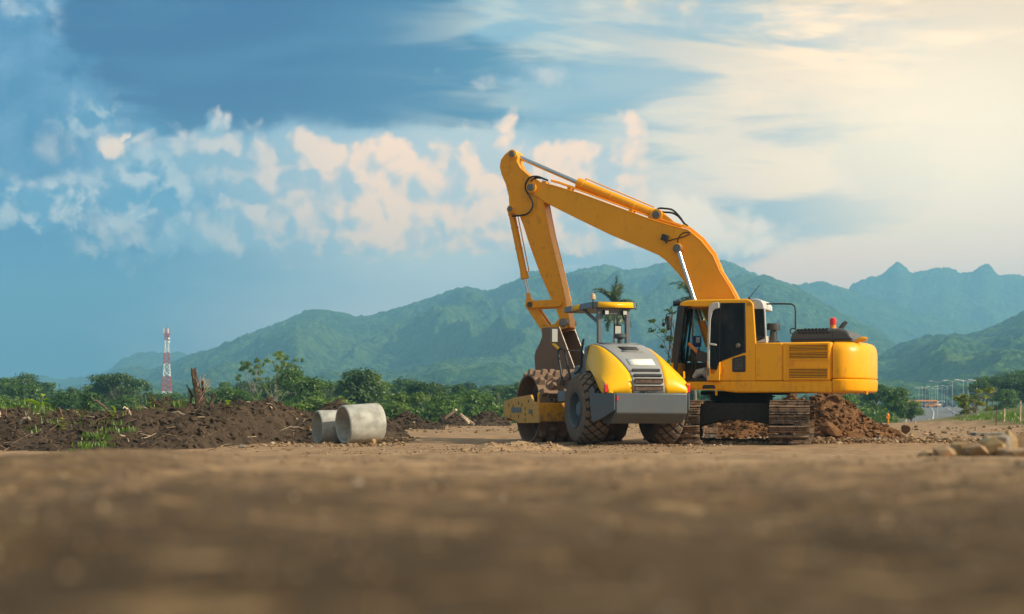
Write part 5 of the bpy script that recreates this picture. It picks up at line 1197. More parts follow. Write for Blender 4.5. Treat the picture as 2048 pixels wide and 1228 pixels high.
def seedling(px, Y, h, n, leaf, mat, label, seed, bushy=False):
    rr = random.Random(seed); x = px2x(px, Y); z = sz(x, Y); t = thing('seedling', label, 'seedling', (x, Y, z), 0, 'green seedlings on the bank')
    g = MB(); g2 = MB()
    for s_ in range(6 if bushy else 2):
        a = rr.uniform(0, 6.28); top_ = (math.cos(a)*h*.35, math.sin(a)*h*.3, h*rr.uniform(.7, 1)); g.tube([(0, 0, -.03), (top_[0]*.4, top_[1]*.4, top_[2]*.6), top_], .006, 4)
        for i in range(n):
            q = (i+.6)/n; p = Vector(top_)*q; b = rr.uniform(0, 6.28); d = Vector((math.cos(b), math.sin(b), rr.uniform(-.1, .6))).normalized(); w = d.cross(Vector((0, 0, 1))).normalized(); L = leaf*rr.uniform(.7, 1.2)
            up = Vector((0, 0, L*.15)); g2.add([p, p+d*L*.45+w*L*.24+up, p+d*L, p+d*L*.45-w*L*.24+up], [(0, 1, 2), (0, 2, 3)])
    g.build('stem', M['twig'], t, recalc=False); g2.build('leaves', M[mat], t, recalc=False)
seedling(121, 27.0, .22, 5, .13, 'bright', 'bright yellow-green seedling at the foot of the bank near the left', 1)
seedling(222, 28.6, .26, 6, .12, 'bright', 'leafy yellow-green plant halfway up the bank above the grass tuft', 2)
seedling(252, 28.4, .24, 5, .09, 'grass', 'darker drooping plant right of the leafy one on the bank', 3)
seedling(304, 29.3, .30, 14, .07, 'grass', 'small bushy green plant left of the dead stump', 4, True)
seedling(349, 29.8, .14, 4, .10, 'bright', 'tiny yellow seedling just below the dead stump', 5)
seedling(458, 29.0, .16, 4, .16, 'bright', 'broad yellow-green leaf right of the dead stump', 6)
seedling(472, 29.0, .10, 4, .09, 'grass', 'low green sprig beside the broad yellow-green leaf', 7)
seedling(80, 31.3, .42, 6, .30, 'bright', 'broad grassy leaf clump on the bank top near the left edge', 8)
seedling(178, 28.0, .10, 4, .08, 'bright', 'tiny sprout low on the bank left of the grass tuft', 9)
# ------------------------------------------------------------------ torn stump
def stump():
    Y = 31.6; x = px2x(402, Y); zb_ = sz(x, Y)-.1
    t = thing('tree_stump', 'torn dead tree stump standing upright in the dark bank', 'stump', (x, Y, zb_))
    rr = random.Random(3)
    def limb(name, pts, rad, jag=.06, n=14):
        P = [Vector(p) for p in pts]; fine = []
        for i in range(len(P)-1):
            for j in range(6): fine.append((P[i].lerp(P[i+1], j/6), rad[i]+(rad[i+1]-rad[i])*j/6))
        fine.append((P[-1], rad[-1])); rows = []
        ph = [rr.uniform(0, 6) for _ in range(3)]
        for i, (p, q) in enumerate(fine):
            row = []
            for j in range(n):
                a = 2*math.pi*j/n; k = 1+.22*math.sin(3*a+ph[0])+.12*math.sin(7*a+ph[1])+rr.uniform(-.10, .10)
                row.append((p.x+q*k*math.cos(a), p.y+q*k*math.sin(a), p.z+rr.uniform(-.01, .01)+(rr.uniform(-.2, 1.2)*jag if i >= len(fine)-2 else 0)))
            rows.append(row)
        rows.append([tuple(fine[-1][0]-Vector((0, 0, .04)))]*n); g = MB(); g.grid(rows, close=True); return g.build(name, M['stump'], t, angle=40)
    def q(px, py): return ((px-402)/F*Y, 0, CZ+(HZ-py)/F*Y-zb_)
    limb('trunk', [q(401, 842), q(399, 800), q(393, 775), q(388, 750), q(386, 738)], [.13, .10, .075, .065, .055], .03)
    a = limb('broken_limb', [(.03, .05, 0), (.06, .05, .45), q(405, 764)], [.06, .04, .028], .05, 10)
    limb('broken_limb', [(.10, 0, 0), q(416, 822), q(428, 792)], [.055, .045, .042], .06, 10)
    limb('broken_limb', [(-.12, 0, .1), q(381, 805), q(383, 790)], [.035, .025, .015], .03, 8)
    limb('broken_limb', [q(386, 795), q(379, 780), q(373, 770)], [.035, .02, .008], .02, 8)
    g = MB()
    for i in range(26):
        a = rr.uniform(0, 6.28); h = rr.uniform(.1, .8); g.tube([(.1*math.cos(a), .1*math.sin(a), h), (.16*math.cos(a)+rr.uniform(0, .12), .12*math.sin(a), h+rr.uniform(.05, .22))], .007, 4)
    for i in range(12): g.tube([q(405, 778), tuple(Vector(q(405, 770))+Vector((rr.uniform(0, .22), 0, rr.uniform(-.02, .16))))], .006, 4)
    g.build('splinters', M['twigp'], t, recalc=False)
stump()
# ------------------------------------------------------------------ concrete pipes
def pipe(label, px, py, Y, ang, dia, L, mat, tilt=0.0):
    x = px2x(px, Y); zc = CZ+(HZ-py)/F*Y; ro_ = dia/2; ri = ro_-.045
    t = thing('concrete_pipe', label, 'concrete pipe', (x, Y, zc), ang, 'concrete drain pipes')
    g = MB(); g.lathe([(ri, 0), (ri+.012, -.004), (ro_-.02, -.004), (ro_-.004, .012), (ro_, .03), (ro_, L-.02), (ro_-.01, L), (ri+.01, L), (ri, L-.01), (ri, L*.5)], (0, 0, 0), (1, 0, tilt), 72, closed=True)
    g.build('pipe_wall', M[mat], t, angle=40)
    return t
pipe('front pale concrete pipe, resting against the other pipe', 686, 849.5, 28.6, R(31), .80, .79, 'conc', .055)
pipe('rear weathered grey concrete pipe half hidden by the front pipe', 634, 856, 29.35, R(26), .74, .80, 'conc', .01)
for (p0, p1, py0, py1, Y, lb, yy) in ((771, 795, 857, 866, 38.5, 'white concrete slab lying right of the pipes', .3), (1946, 2004, 866, 874, 37.0, 'long white concrete slab on the ground at the right', .4), (1984, 2006, 861, 867, 37.8, 'rounded pale slab behind the long white slab', .3)):
    x0, x1 = px2x(p0, Y), px2x(p1, Y); z0 = CZ+(HZ-py1)/F*Y; z1 = CZ+(HZ-py0)/F*Y; x = (x0+x1)/2; zg = Tz(x, Y); h = max(.08, z1-z0)
    g = MB(); g.box((x, Y, zg+h/2-.02), (x1-x0, yy, h)); o = g.build('concrete_slab', M['whitep'] if p0 < 1900 else M['rockg'], bevel=.02); meta(o, lb, 'concrete slab', 'loose concrete slabs')
# ------------------------------------------------------------------ trees
def crown(seed, blobs, n, leaf, mat, fill=.45):
    r = np.random.default_rng(seed); vs = []; 
    w = np.array([b[3]*b[4]*b[3] for b in blobs]); w = w/w.sum(); idx = r.choice(len(blobs), n, p=w)
    B = np.array(blobs)[idx]; d = r.normal(size=(n, 3)); d /= np.linalg.norm(d, axis=1)[:, None]; d[:, 2] = np.where(d[:, 2] < -.35, -d[:, 2], d[:, 2])
    rad = r.random(n)**fill; lump = 1+.22*np.sin(d[:, 0]*5+B[:, 0]*3)*np.cos(d[:, 1]*4+B[:, 1])*1.0+.15*r.normal(size=n)
    c = B[:, :3]+d*(rad*lump)[:, None]*np.stack([B[:, 3], B[:, 3], B[:, 4]], 1)
    nn = d*.8+r.normal(size=(n, 3))*.6; nn[:, 2] += .35; nn /= np.linalg.norm(nn, axis=1)[:, None]
    u = np.cross(nn, r.normal(size=(n, 3))); u /= np.linalg.norm(u, axis=1)[:, None]; v = np.cross(nn, u)
    s = leaf*(.5+r.random(n))[:, None]
    a = c+u*s; b = c+v*s*.62+nn*s*.18; cc = c-u*s; dd = c-v*s*.62+nn*s*.18
    V = np.stack([a, b, cc, dd], 1).reshape(-1, 3); Fc = np.arange(n*4).reshape(n, 4)
    return raw_mesh('crown', V, Fc, M[mat], None, False)
def tree_proto(seed, H, W, mat, n=5200, leaf=.18, style='round', bark='bark'):
    rr = random.Random(seed); blobs = []
    if style == 'round':
        for i in range(11): a = rr.uniform(0, 6.28); q = rr.uniform(0, .62)*W/2; blobs.append((q*math.cos(a), q*math.sin(a), H*rr.uniform(.38, .84), W*rr.uniform(.15, .27), H*rr.uniform(.10, .17)))
    elif style == 'wide':
        for i in range(12): a = rr.uniform(0, 6.28); q = rr.uniform(.1, .8)*W/2; blobs.append((q*math.cos(a), q*math.sin(a), H*rr.uniform(.55, .9)-.12*q, W*rr.uniform(.14, .22), H*rr.uniform(.07, .12)))
    elif style == 'tall':
        for i in range(11): a = rr.uniform(0, 6.28); z = rr.uniform(.3, .92); q = rr.uniform(0, .5)*W/2*(1.2-z); blobs.append((q*math.cos(a), q*math.sin(a), H*z, W*rr.uniform(.16, .26)*(1.25-z*.6), H*rr.uniform(.07, .12)))
    elif style == 'sparse':
        for i in range(30): a = rr.uniform(0, 6.28); q = rr.uniform(.1, .95)*W/2; blobs.append((q*math.cos(a), q*math.sin(a), H*rr.uniform(.42, .99), W*rr.uniform(.06, .11), H*rr.uniform(.025, .05)))
    elif style == 'bush':
        for i in range(9): a = rr.uniform(0, 6.28); q = rr.uniform(0, .7)*W/2; blobs.append((q*math.cos(a), q*math.sin(a), H*rr.uniform(.2, .72), W*rr.uniform(.17, .28), H*rr.uniform(.16, .26)))
    g = MB(); hb_ = H*(.45 if style != 'bush' else .2); tr = (H*.020+.03)*(.45 if style == 'sparse' else 1)
    g.tube([(0, 0, -.5), (rr.uniform(-.1, .1), 0, hb_*.5), (rr.uniform(-.2, .2), rr.uniform(-.2, .2), hb_), (rr.uniform(-.3, .3), rr.uniform(-.3, .3), H*.72)], tr, 8, rr=[tr*1.5, tr*1.1, tr*.85, tr*.35])
    for b in blobs:
        p0 = Vector((0, 0, hb_*rr.uniform(.7, 1.25))); p1 = Vector(b[:3]); mid_ = p0.lerp(p1, .5)+Vector((0, 0, -.04*H)); g.tube([p0, mid_, p1], tr*.4, 5, rr=[tr*.5, tr*.33, tr*.15])
    tm = g.build('trunk', M[bark], None, recalc=False); tmesh = tm.data; bpy.data.objects.remove(tm)
    return (tmesh, crown(seed, blobs, n, leaf, mat, .45 if style != 'sparse' else .6), H, W)
PR = {
    'rd': [tree_proto(101, 9, 8.5, 'l_dark'), tree_proto(102, 8.5, 9.5, 'l_dark', style='wide'), tree_proto(103, 9, 7.5, 'l_mid')],
    'md': [tree_proto(111, 9, 8, 'l_mid'), tree_proto(112, 9, 7.6, 'l_mid', style='tall'), tree_proto(113, 8.5, 9, 'l_lit', style='wide')],
    'lt': [tree_proto(121, 8, 7, 'l_lit'), tree_proto(122, 8, 8, 'l_mid', style='bush'), tree_proto(123, 7.5, 7, 'l_lit', style='bush')],
    'sp': [tree_proto(131, 11, 7, 'l_lit', 3200, .13, 'sparse', 'barkw'), tree_proto(132, 10, 6, 'l_lit', 2800, .13, 'sparse', 'barkw')],
    'ta': [tree_proto(141, 10, 6, 'l_dark', style='tall'), tree_proto(142, 10, 5.5, 'l_mid', style='tall')]}
def plant_tree(kind, v, px, ytop, Y, label, group=None, name='tree', wide=1.0, cat='tree'):
    tm, cm, H, W = PR[kind][v % len(PR[kind])]
    x = px2x(px, Y); zb_ = Tz(x, Y); zt_ = CZ+(HZ-ytop)/F*Y; s = max(.15, (zt_-zb_)/(H*.93))
    t = thing(name, label, cat, (x, Y, zb_), random.Random(int(px*7+Y)).uniform(0, 6.28), group); t.scale = (s*wide, s*wide, s)
    a = link(bpy.data.objects.new('trunk', tm)); a.parent = t; b = link(bpy.data.objects.new('crown', cm)); b.parent = t
    return t
def prof(px, tab):
    return float(np.interp(px, [t[0] for t in tab], [t[1] for t in tab]))
TOPS = [(-60, 772), (0, 768), (50, 762), (100, 775), (150, 776), (190, 774), (250, 768), (300, 782), (360, 780), (430, 772), (470, 768), (520, 766), (600, 768), (660, 772), (700, 768), (760, 770), (820, 768), (900, 776), (1000, 772), (1040, 774), (1100, 775), (1400, 780), (1640, 778), (1700, 776), (1760, 774), (1800, 772), (1835, 776), (1870, 768), (1900, 762), (1930, 772), (1960, 768), (2000, 756), (2048, 748), (2120, 745)]
LAND = [(-100, 'the left edge'), (210, 'the broad tree'), (333, 'the lattice mast'), (402, 'the stump'), (540, 'the pale trees'), (690, 'the concrete pipes'), (860, 'the rubble mounds'), (1030, 'the roller drum'), (1230, 'the coconut palm'), (1400, 'the excavator cab'), (1600, 'the engine housing'), (1700, 'the counterweight'), (1880, 'the street lamps'), (2040, 'the right edge')]
ORD = ['first', 'second', 'third', 'fourth', 'fifth', 'sixth', 'seventh', 'eighth', 'ninth', 'tenth']
cnt = {}
def auto_label(px, row, adj):
    i = max(j for j in range(len(LAND)-1) if LAND[j][0] <= px); a, b = LAND[i][1], LAND[i+1][1]
    k = (i, row); cnt[k] = cnt.get(k, 0)+1
    return '%s tree, %s in %s row between %s and %s' % (adj, ORD[cnt[k]-1], row, a.replace('the ', ''), b.replace('the ', ''))
def row_of(row, Y0, Y1, step, kinds, dtop, group, seed, x0=-60, x1=2110, skip=()):
    rr = random.Random(seed); px = x0
    while px < x1:
        Y = rr.uniform(Y0, Y1); kd = rr.choice(kinds); v = rr.randrange(3); top_ = prof(px, TOPS)+dtop-2+rr.uniform(-15, 14)
        if not any(a < px < b for a, b in skip):
            adj = {'rd': ('dark round', 'dark spreading', 'mid green round'), 'md': ('leafy green', 'upright green', 'light spreading'), 'lt': ('light green', 'bushy green', 'pale bushy'), 'ta': ('tall dark', 'tall green', 'tall dark')}[kd][v % 3]
            plant_tree(kd, v, px, top_, Y, auto_label(px, row, adj), group, wide=rr.uniform(1.1, 1.6))
        px += step*rr.uniform(.6, 1.3)
row_of('back', 250, 330, 34, ['rd', 'ta', 'md', 'ta'], 0, 'far tree line', 51, skip=[(1812, 1945), (1120, 1380), (1450, 1600)])
row_of('middle', 170, 235, 40, ['rd', 'md', 'ta', 'md', 'ta'], 9, 'middle tree line', 52, skip=[(1800, 1985), (1060, 1390), (1450, 1620)])
row_of('front', 95, 150, 80, ['lt', 'md', 'rd', 'lt'], 27, 'near tree line', 53, skip=[(1790, 2060), (1060, 1400), (1450, 1640)])
row_of('distant', 560, 700, 40, ['rd', 'md'], 6, 'trees beyond the road', 54, x0=1800, x1=2080)
H_ = [('rd', 1, 236, 748, 200, 'large broad crowned dark tree rising left of the lattice mast', 1.0), ('rd', 0, 50, 762, 190, 'round dark tree standing above the row at the left', 1.0),
      ('sp', 0, 548, 716, 150, 'tall thin pale tree with sparse airy crown left of the pipes', .8), ('sp', 1, 508, 727, 155, 'smaller thin pale tree with sparse crown beside the tallest one', .8), ('sp', 1, 576, 722, 160, 'third thin pale tree, right of the tallest sparse one', .7),
      ('rd', 2, 590, 744, 125, 'big dense dark tree just right of the thin pale trees', 1.0), ('md', 0, 628, 758, 120, 'bright leafy tree above the rear concrete pipe', 1.1), ('lt', 2, 575, 797, 95, 'yellowish bush at the foot of the dense dark tree', 1.1),
      ('rd', 0, 712, 742, 135, 'big uneven dark tree above the front concrete pipe', 1.15), ('md', 2, 745, 748, 140, 'spreading tree right of the big uneven one', .9), ('rd', 1, 858, 764, 165, 'dark wide tree above the low rubble mounds', 1.0), ('lt', 0, 808, 783, 115, 'round light green tree right of the front pipe', 1.2), ('lt', 1, 955, 774, 120, 'bushy light tree left of the roller drum', 1.1), ('md', 0, 905, 790, 110, 'short leafy tree above the plank mound', 1.1),
      ('md', 1, 1752, 773, 140, 'tall leafy tree just right of the counterweight', 1.3), ('md', 0, 1795, 776, 135, 'bright broad tree left of the distant road', 1.25), ('lt', 0, 1822, 800, 130, 'low green tree at the left verge of the distant road', 1.0), ('lt', 2, 1716, 800, 110, 'bushy tree behind the red spoil heap', 1.0), ('md', 2, 1680, 790, 120, 'light tree below the counterweight', 1.2),
      ('md', 2, 1985, 752, 230, 'tall light green tree on the right behind the sapling', .9), ('rd', 0, 2030, 758, 190, 'dark dense tree at the right edge', 1.2), ('rd', 2, 2010, 784, 150, 'lower dark tree in front of the right edge trees', 1.3), ('ta', 0, 1385, 770, 170, 'dark tree seen between the roller hood and the cab', 1.3), ('lt', 1, 1330, 712, 80, 'green tree top showing between the palm and the cab mirror', .5)]
for (kd, v, px, tp, Y, lb, wd) in H_: plant_tree(kd, v, px, tp, Y, lb, 'prominent trees', wide=wd)
# undergrowth: one mass of bushes on the valley floor
r = np.random.default_rng(77); n = 80000; y = 72+95*r.random(n)**.8; x = y*r.uniform(-.42, .40, n); zt_ = T0(x, y)
hgt = 1.0+1.6*fbm(x/5, y/5, 61, 3)+.0*y; z = zt_+hgt*r.random(n)**.5
road = (x/y > .272) & (x/y < .345); keep = ~road | (y < 76); x, y, z = x[keep], y[keep], z[keep]; z = np.where(x/y > .27, np.minimum(z, zt_[keep]+.6), z); n = len(x)
c = np.stack([x, y, z], 1); nn = r.normal(size=(n, 3)); nn[:, 2] += .6; nn /= np.linalg.norm(nn, axis=1)[:, None]; u = np.cross(nn, r.normal(size=(n, 3))); u /= np.linalg.norm(u, axis=1)[:, None]; v = np.cross(nn, u); s = (.05+.07*r.random(n))[:, None]*(1+y[:, None]/160)
V = np.stack([c+u*s, c+v*s*.6, c-u*s, c-v*s*.6], 1).reshape(-1, 3)
o = link(bpy.data.objects.new('undergrowth', raw_mesh('undergrowth', V, np.arange(n*4).reshape(n, 4), M['l_dark'], None, False))); meta(o, 'low green undergrowth filling the valley below the trees', 'undergrowth', kind='stuff')
# ------------------------------------------------------------------ palms
def palm(label, px, ytop, Y, rad, trunk_lean, seed, nf=16, group=None, name='coconut_palm'):
    rr = random.Random(seed); x = px2x(px, Y); zb_ = Tz(x, Y); zt_ = CZ+(HZ-ytop)/F*Y-rad*.82; H = zt_-zb_
    t = thing(name, label, 'palm tree', (x, Y, zb_), 0, group)
    pts = [(trunk_lean*(1-(i/9))**1.6, 0, H*i/9) for i in range(10)]; g = MB(); g.tube(pts, .2, 10, rr=[.20-.010*i for i in range(10)]); g.build('trunk', M['bark'], t)
    g2 = MB()
    for f in range(nf):
        az = 2*math.pi*f/nf*2.4+rr.uniform(-.3, .3); q = f/nf; el = 1.45-2.3*q+rr.uniform(-.15, .15); L = rad*rr.uniform(.85, 1.1); P = []; d = Vector((math.cos(az)*math.cos(el), math.sin(az)*math.cos(el), math.sin(el))); p = Vector((0, 0, H))
        for i in range(11): P.append(p.copy()); p = p+d*(L/10); d = (d+Vector((0, 0, -.07-.09*q-.022*i))).normalized()
        g2.tube(P, .02, 4, rr=[.04-.003*i for i in range(11)])
        for i in range(1, 11):
            dd = (P[i]-P[i-1]).normalized(); sd_ = dd.cross(Vector((0, 0, 1))); sd_ = sd_.normalized() if sd_.length > .05 else Vector((1, 0, 0)); up = sd_.cross(dd)
            for sg in (-1, 1):
                for k_ in (0, .33, .66):
                    b = P[i-1].lerp(P[i], k_); Ls = rad*.26*math.sin(math.pi*(.15+.78*i/11))*rr.uniform(.8, 1.2); tip = b+(sd_*sg*.8+dd*.7+up*rr.uniform(-.6, .25)).normalized()*Ls; w = dd*.026*rad
                    g2.add([b-w, b+w, tip], [(0, 1, 2)])
    g2.build('crown', M['l_palm'], t, recalc=False)
    return t
palm('tall coconut palm standing behind the roller canopy', 1230, 560, 130, 2.7, -.2, 6, 24)
palm('coconut palm half hidden behind the excavator cab and boom', 1386, 545, 120, 2.6, .3, 7, 18)
for i, (px, tp, Y, rad, lb) in enumerate(((216, 782, 150, 2.1, 'small palm between the left trees, below the broad crown'), (244, 786, 140, 1.9, 'small palm right of the first, in the left tree row'), (281, 780, 160, 2.0, 'ragged palm left of the lattice mast'), (380, 785, 150, 1.8, 'low palm just left of the dead stump'), (118, 776, 210, 2.0, 'thin palm top left of the broad crowned tree'), (995, 792, 120, 1.7, 'small palm beside the roller drum'), (160, 779, 190, 2.0, 'palm top between the thin left palm and the broad tree'), (445, 781, 170, 2.0, 'palm top just right of the dead stump'), (885, 775, 180, 2.1, 'palm rising behind the planks on the rubble mound'), (660, 772, 175, 2.0, 'palm top above the rear concrete pipe'))):
    palm(lb, px, tp, Y, rad, .2, 20+i, 13, 'small palms in the tree line')
# broadleaf branches behind the cab, and the sapling by the road
def sparse_tree(label, px, ytop, Y, W, n, leaf, mat, seed, zb_=None, name='young_tree', lean=0.0, cl=14, zlo=.35):
    rr = random.Random(seed); x = px2x(px, Y); zb_ = Tz(x, Y) if zb_ is None else zb_; H = CZ+(HZ-ytop)/F*Y-zb_
    t = thing(name, label, 'tree', (x, Y, zb_), 0); g = MB(); blobs = []; tr = .02*H**.5+.02
    g.tube([(0, 0, -.3), (lean*.3, 0, H*.4), (lean, .05, H*.85)], tr, 7, rr=[tr*1.3, tr, tr*.4])
    for i in range(cl):
        a = rr.uniform(0, 6.28); q = rr.uniform(.25, 1)*W/2; z = H*rr.uniform(zlo, 1.0); b = (q*math.cos(a), q*math.sin(a), z, W*rr.uniform(.07, .13), W*rr.uniform(.05, .09)); blobs.append(b)
        g.tube([(lean*.4, 0, z*rr.uniform(.5, .8)), (q*.5*math.cos(a), q*.5*math.sin(a), z*.9), b[:3]], tr*.35, 5, rr=[tr*.45, tr*.3, tr*.12])
    g.build('trunk', M['bark'], t, recalc=False); o = link(bpy.data.objects.new('crown', crown(seed, blobs, n, leaf, mat, .7))); o.parent = t; return t
sparse_tree('young yellow-green tree standing alone in front of the distant road', 1948, 779, 80, 2.7, 4200, .062, 'l_yel', 5, cl=40, zlo=.3)
sparse_tree('thin dark tree with airy twigs beside the cab mirror', 1350, 598, 60, 2.1, 700, .055, 'l_dark', 9, cl=16, zlo=.55, lean=.2)
# ------------------------------------------------------------------ lattice mast
def tower():
    Y = 640; x = px2x(333.5, Y); zb_ = Tz(x, Y)-1; t = thing('lattice_mast', 'red and white lattice telecom mast with antennas on top', 'mast', (x, Y, zb_), R(20))
    s = Y/F; zt_ = lambda py: CZ+(HZ-py)*s-zb_
    w = lambda z: max(.75, (2.3-(z/zt_(690))*1.5))
    bands = [(0, 783, 'white'), (783, 753, 'redp'), (753, 728, 'white'), (728, 706, 'redp'), (706, 681, 'white'), (681, 666, 'redp')]
    for a, b, mt in bands:
        z0 = 0 if a == 0 else zt_(a); z1 = zt_(b); n = max(2, int(round((z1-z0)/2.4))); g = MB()
        for i in range(n):
            za = z0+(z1-z0)*i/n; zc_ = z0+(z1-z0)*(i+1)/n; c0 = [(sx*w(za), sy*w(za), za) for sx, sy in ((-1, -1), (1, -1), (1, 1), (-1, 1))]; c1 = [(sx*w(zc_), sy*w(zc_), zc_) for sx, sy in ((-1, -1), (1, -1), (1, 1), (-1, 1))]
            for j in range(4):
                k = (j+1) % 4; g.tube([c0[j], c1[j]], .17, 4); g.tube([c0[j], c1[k]], .09, 3); g.tube([c0[k], c1[j]], .09, 3); g.tube([c1[j], c1[k]], .10, 3)
        g.build('mast_section', M[mt], t, recalc=False)
    g = MB(); zz_ = zt_(668); g.box((0, 0, zz_), (2.6, 2.6, .25)); g.box((0, 0, zt_(672)), (2.2, 2.2, .2)); g.build('platform', M['redp'], t)
    for j in range(6):
        a = j*math.pi/3; g = MB(); g.box((1.25*math.cos(a), 1.25*math.sin(a), zt_(662)), (.35, .35, 2.2)); g.build('antenna_panel', M['white'] if j % 2 else M['redp'], t)
    g = MB(); g.tube([(0, 0, zt_(666)), (0, 0, zt_(649))], .12, 4); g.build('lightning_rod', M['steel'], t)
    for py in (684, 677): g = MB(); g.cyl((.9, -1, zt_(py)), (.9, -1.4, zt_(py)), .5, n=12); g.build('dish_antenna', M['white'], t)
tower()
# ------------------------------------------------------------------ distant road, lamps, cars, house, fence
def strip(name, cl, w, mat, lift, kind='structure', lat=0.0):
    rows = []
    P = [Vector((px2x(p, Y), Y, 0)) for p, Y in cl]
    Q = []
    for i in range(len(P)-1):
        for j in range(12): Q.append(P[i].lerp(P[i+1], j/12))
    Q.append(P[-1])
    for i, p in enumerate(Q):
        d = (Q[min(i+1, len(Q)-1)]-Q[max(0, i-1)]).normalized(); nn = Vector((d.y, -d.x, 0))
        rows.append([(p.x+nn.x*(lat+w*q), p.y+nn.y*(lat+w*q), Tz(p.x+nn.x*lat, p.y+nn.y*lat)+lift) for q in (-.5, 0, .5)])
    g = MB(); g.grid(rows); o = g.build(name, M[mat] if isinstance(mat, str) else mat, None, recalc=False)
    if kind: meta(o, kind=kind)
    return o
RC = [(1905, 150), (1902, 215), (1893, 300), (1880, 420), (1868, 520), (1850, 640)]
strip('road', RC, 11, 'asph', .25)
strip('road_marking', RC[:5], .22, 'lgray', .32, lat=1.6); strip('road_marking', RC[:5], .22, 'lgray', .32, lat=-2.6)
strip('side_road', [(2080, 150), (2010, 185), (1960, 230)], 9, 'asph', .25)
def lamp_proto():
    t = thing('street_lamp', 'x', 'street lamp'); g = MB(); g.tube([(0, 0, 0), (0, 0, 5.6)], .038, 6); g.build('pole', M['lgray'], t, recalc=False)
    g = MB(); g.tube([(-.9, 0, 5.75), (-.4, 0, 5.7), (0, 0, 5.5), (.4, 0, 5.7), (.9, 0, 5.75)], .028, 5); g.build('arm', M['lgray'], t, recalc=False)
    for sg in (-1, 1): g = MB(); g.box((sg*.95, 0, 5.78), (.55, .25, .09)); g.build('lamp_head', M['whitep'], t)
    return t
LPS = [(1875, 214, 'nearest white lamp post left of the lone young tree'), (1905, 205, 'white lamp post at the right edge of the road, close to the young tree'), (1927, 200, 'white lamp post partly behind the young tree'), (1936, 208, 'white lamp post just right of the one behind the young tree'),
       (1838, 400, 'distant lamp post, leftmost beside the road'), (1845, 380, 'distant lamp post, second from the left beside the road'), (1851, 360, 'distant lamp post, third from the left'), (1859, 420, 'distant lamp post above the yellow bus'), (1864, 340, 'distant lamp post right of the yellow bus'), (1871, 440, 'distant lamp post left of the nearest post'), (1884, 330, 'distant lamp post right of the nearest post'), (1889, 430, 'distant lamp post above the beige car'), (1894, 300, 'distant lamp post before the grey car'),
       (1962, 260, 'lamp post behind the right side of the young tree'), (1970, 280, 'lamp post rightmost behind the young tree'), (1958, 300, 'lamp post in the middle behind the young tree')]
lp = lamp_proto()
for i, (px, Y, lb) in enumerate(LPS):
    o = lp if i == 0 else copy_tree(lp); x = px2x(px, Y); o.location = (x, Y, Tz(x, Y)+.2); o['label'] = lb; o['group'] = 'lamp posts along the distant road'; o.rotation_euler = (0, 0, R(-15+7*(i % 5)))
def car(label, px, Y, L, H, mat, rz, bus=False):
    x = px2x(px, Y); t = thing('parked_bus' if bus else 'parked_car', label, 'bus' if bus else 'car', (x, Y, Tz(x, Y)+.2), rz, 'vehicles on the distant road'); g = MB(); hw = .85 if not bus else 1.2
    if bus: g.prism([(-L/2, .4), (L/2, .4), (L/2, H*.9), (L/2-.2, H), (-L/2+.2, H), (-L/2, H*.9)], -hw, hw)
    else: g.prism([(-L/2, .35), (L/2, .35), (L/2, .75), (L/2-.1, .9), (L*.22, .98), (L*.08, H), (-L*.30, H), (-L*.44, .98), (-L/2, .9)], -hw, hw)
    b = g.build('body', mat, t, bevel=.06)
    g = MB()
    if bus:
        g.box((0, 0, H*.7), (L*.92, 2*hw+.02, H*.25))
    else: g.prism([(L*.19, 1.0), (L*.07, H-.06), (-L*.28, H-.06), (-L*.40, 1.0)], -hw-.01, hw+.01)
    g.build('windows', M['black'], t)
    for sx in (-1, 1):
        for sy in (-1, 1): g = MB(); g.cyl((sx*L*.31, sy*(hw-.2), .33), (sx*L*.31, sy*(hw+.02), .33), .33, n=14); g.build('wheel', M['rubberb'], t)
car('long yellow bus parked at the far end of the road', 1843, 440, 9.5, 2.2, M['orange'], R(4), True)
car('dark purple car behind the yellow bus', 1857, 430, 4.2, 1.5, M['blue'], R(10)); car('small yellow car between bus and beige car', 1864, 425, 4.0, 1.45, M['orange'], R(-8))
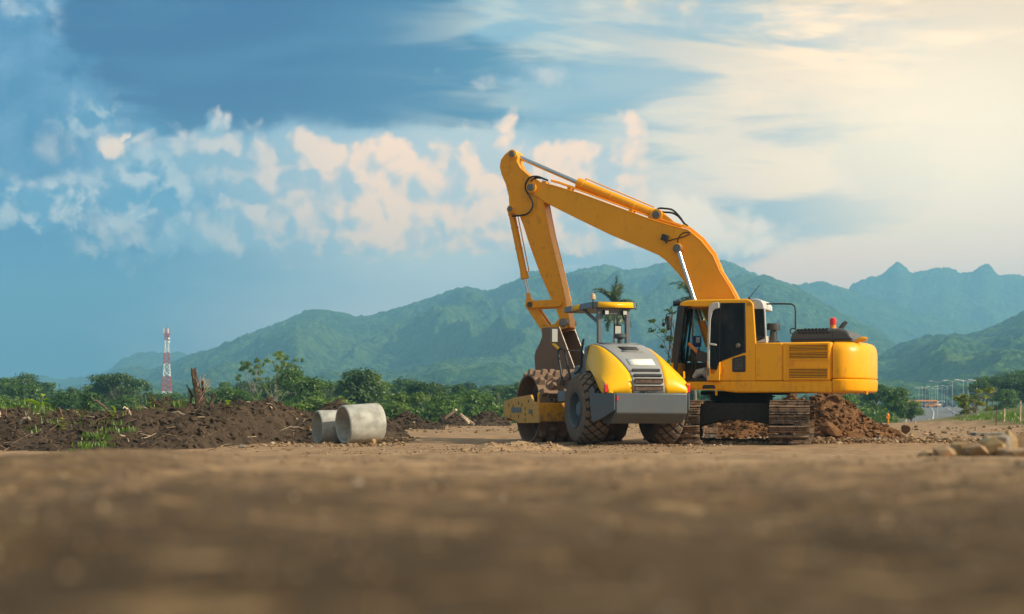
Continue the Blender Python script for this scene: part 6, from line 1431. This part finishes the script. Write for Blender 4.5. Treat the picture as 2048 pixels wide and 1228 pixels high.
car('beige car by the road under the trees', 1883, 440, 4.4, 1.9, M['whitep'], R(12)); car('grey car right of the beige car on the road', 1897, 430, 4.3, 1.5, M['hoodg'], R(-5)); car('silver car parked on the side road right of the young tree', 2001, 190, 3.9, 1.5, M['lgray'], R(70))
def house():
    Y = 150; x = px2x(1731, Y); t = thing('small_house', 'small house with white roof half hidden behind the spoil heap trees', 'house', (x, Y, Tz(x, Y)), R(8)); g = MB(); g.box((0, 0, .75), (1.0, 1.6, 1.8)); g.build('wall', M['rocky'], t)
    g = MB(); g.prism([(-.9, 1.62), (.9, 1.55), (.95, 1.72), (0, 1.95), (-.95, 1.78)], -1.2, 1.2); g.build('roof', M['white'], t); g = MB(); g.box((0, -.81, .8), (.4, .03, .8)); g.build('door', M['hoodg'], t)
house()
for i, (px, Y, h, mt, lb, nm) in enumerate(((2040, 52, .85, 'twigp', 'tallest pale wooden fence post at the right edge', 'fence_post'), (2008, 54, .5, 'twigp', 'short pale fence post left of the tallest one', 'fence_post'), (1992, 52, .75, 'rust', 'thin rusty fence stake by the white slabs', 'fence_post'), (1830, 60, .12, 'twigp', 'short pale peg on the far dirt edge', 'fence_post'), (1811, 62, .16, 'twigp', 'pale peg on the dirt edge beside the earth lump', 'fence_post'), (1776, 60, .42, 'orange', 'small yellow marker post beyond the spoil heap', 'marker_post'))):
    x = px2x(px, Y); z = Tz(x, Y); g = MB(); rd = .035 if mt != 'rust' else .018; g.tube([(x, Y, z-.1), (x+.01, Y, z+h*.5), (x+.02, Y, z+h)], rd, 7, rr=[rd, rd*.95, rd*.85])
    if nm == 'marker_post': g.box((x, Y, z+.30), (.14, .06, .14)); g.cyl((x, Y, z+.36), (x, Y, z+.46), .07, .03, 10)
    o = g.build(nm, M[mt]); meta(o, lb, 'fence post' if nm == 'fence_post' else 'marker post', 'posts on the right')
gp = [(px2x(rr.uniform(2000, 2110), 54), rr.uniform(48, 60)) for _ in range(80)]
meta(grass_patch('verge_grass', gp, 'grass', '', h=(.05, .16), per=20, seed=14, w=.02, spread=.3), 'green grass on the slope at the right edge', 'grass', kind='stuff')
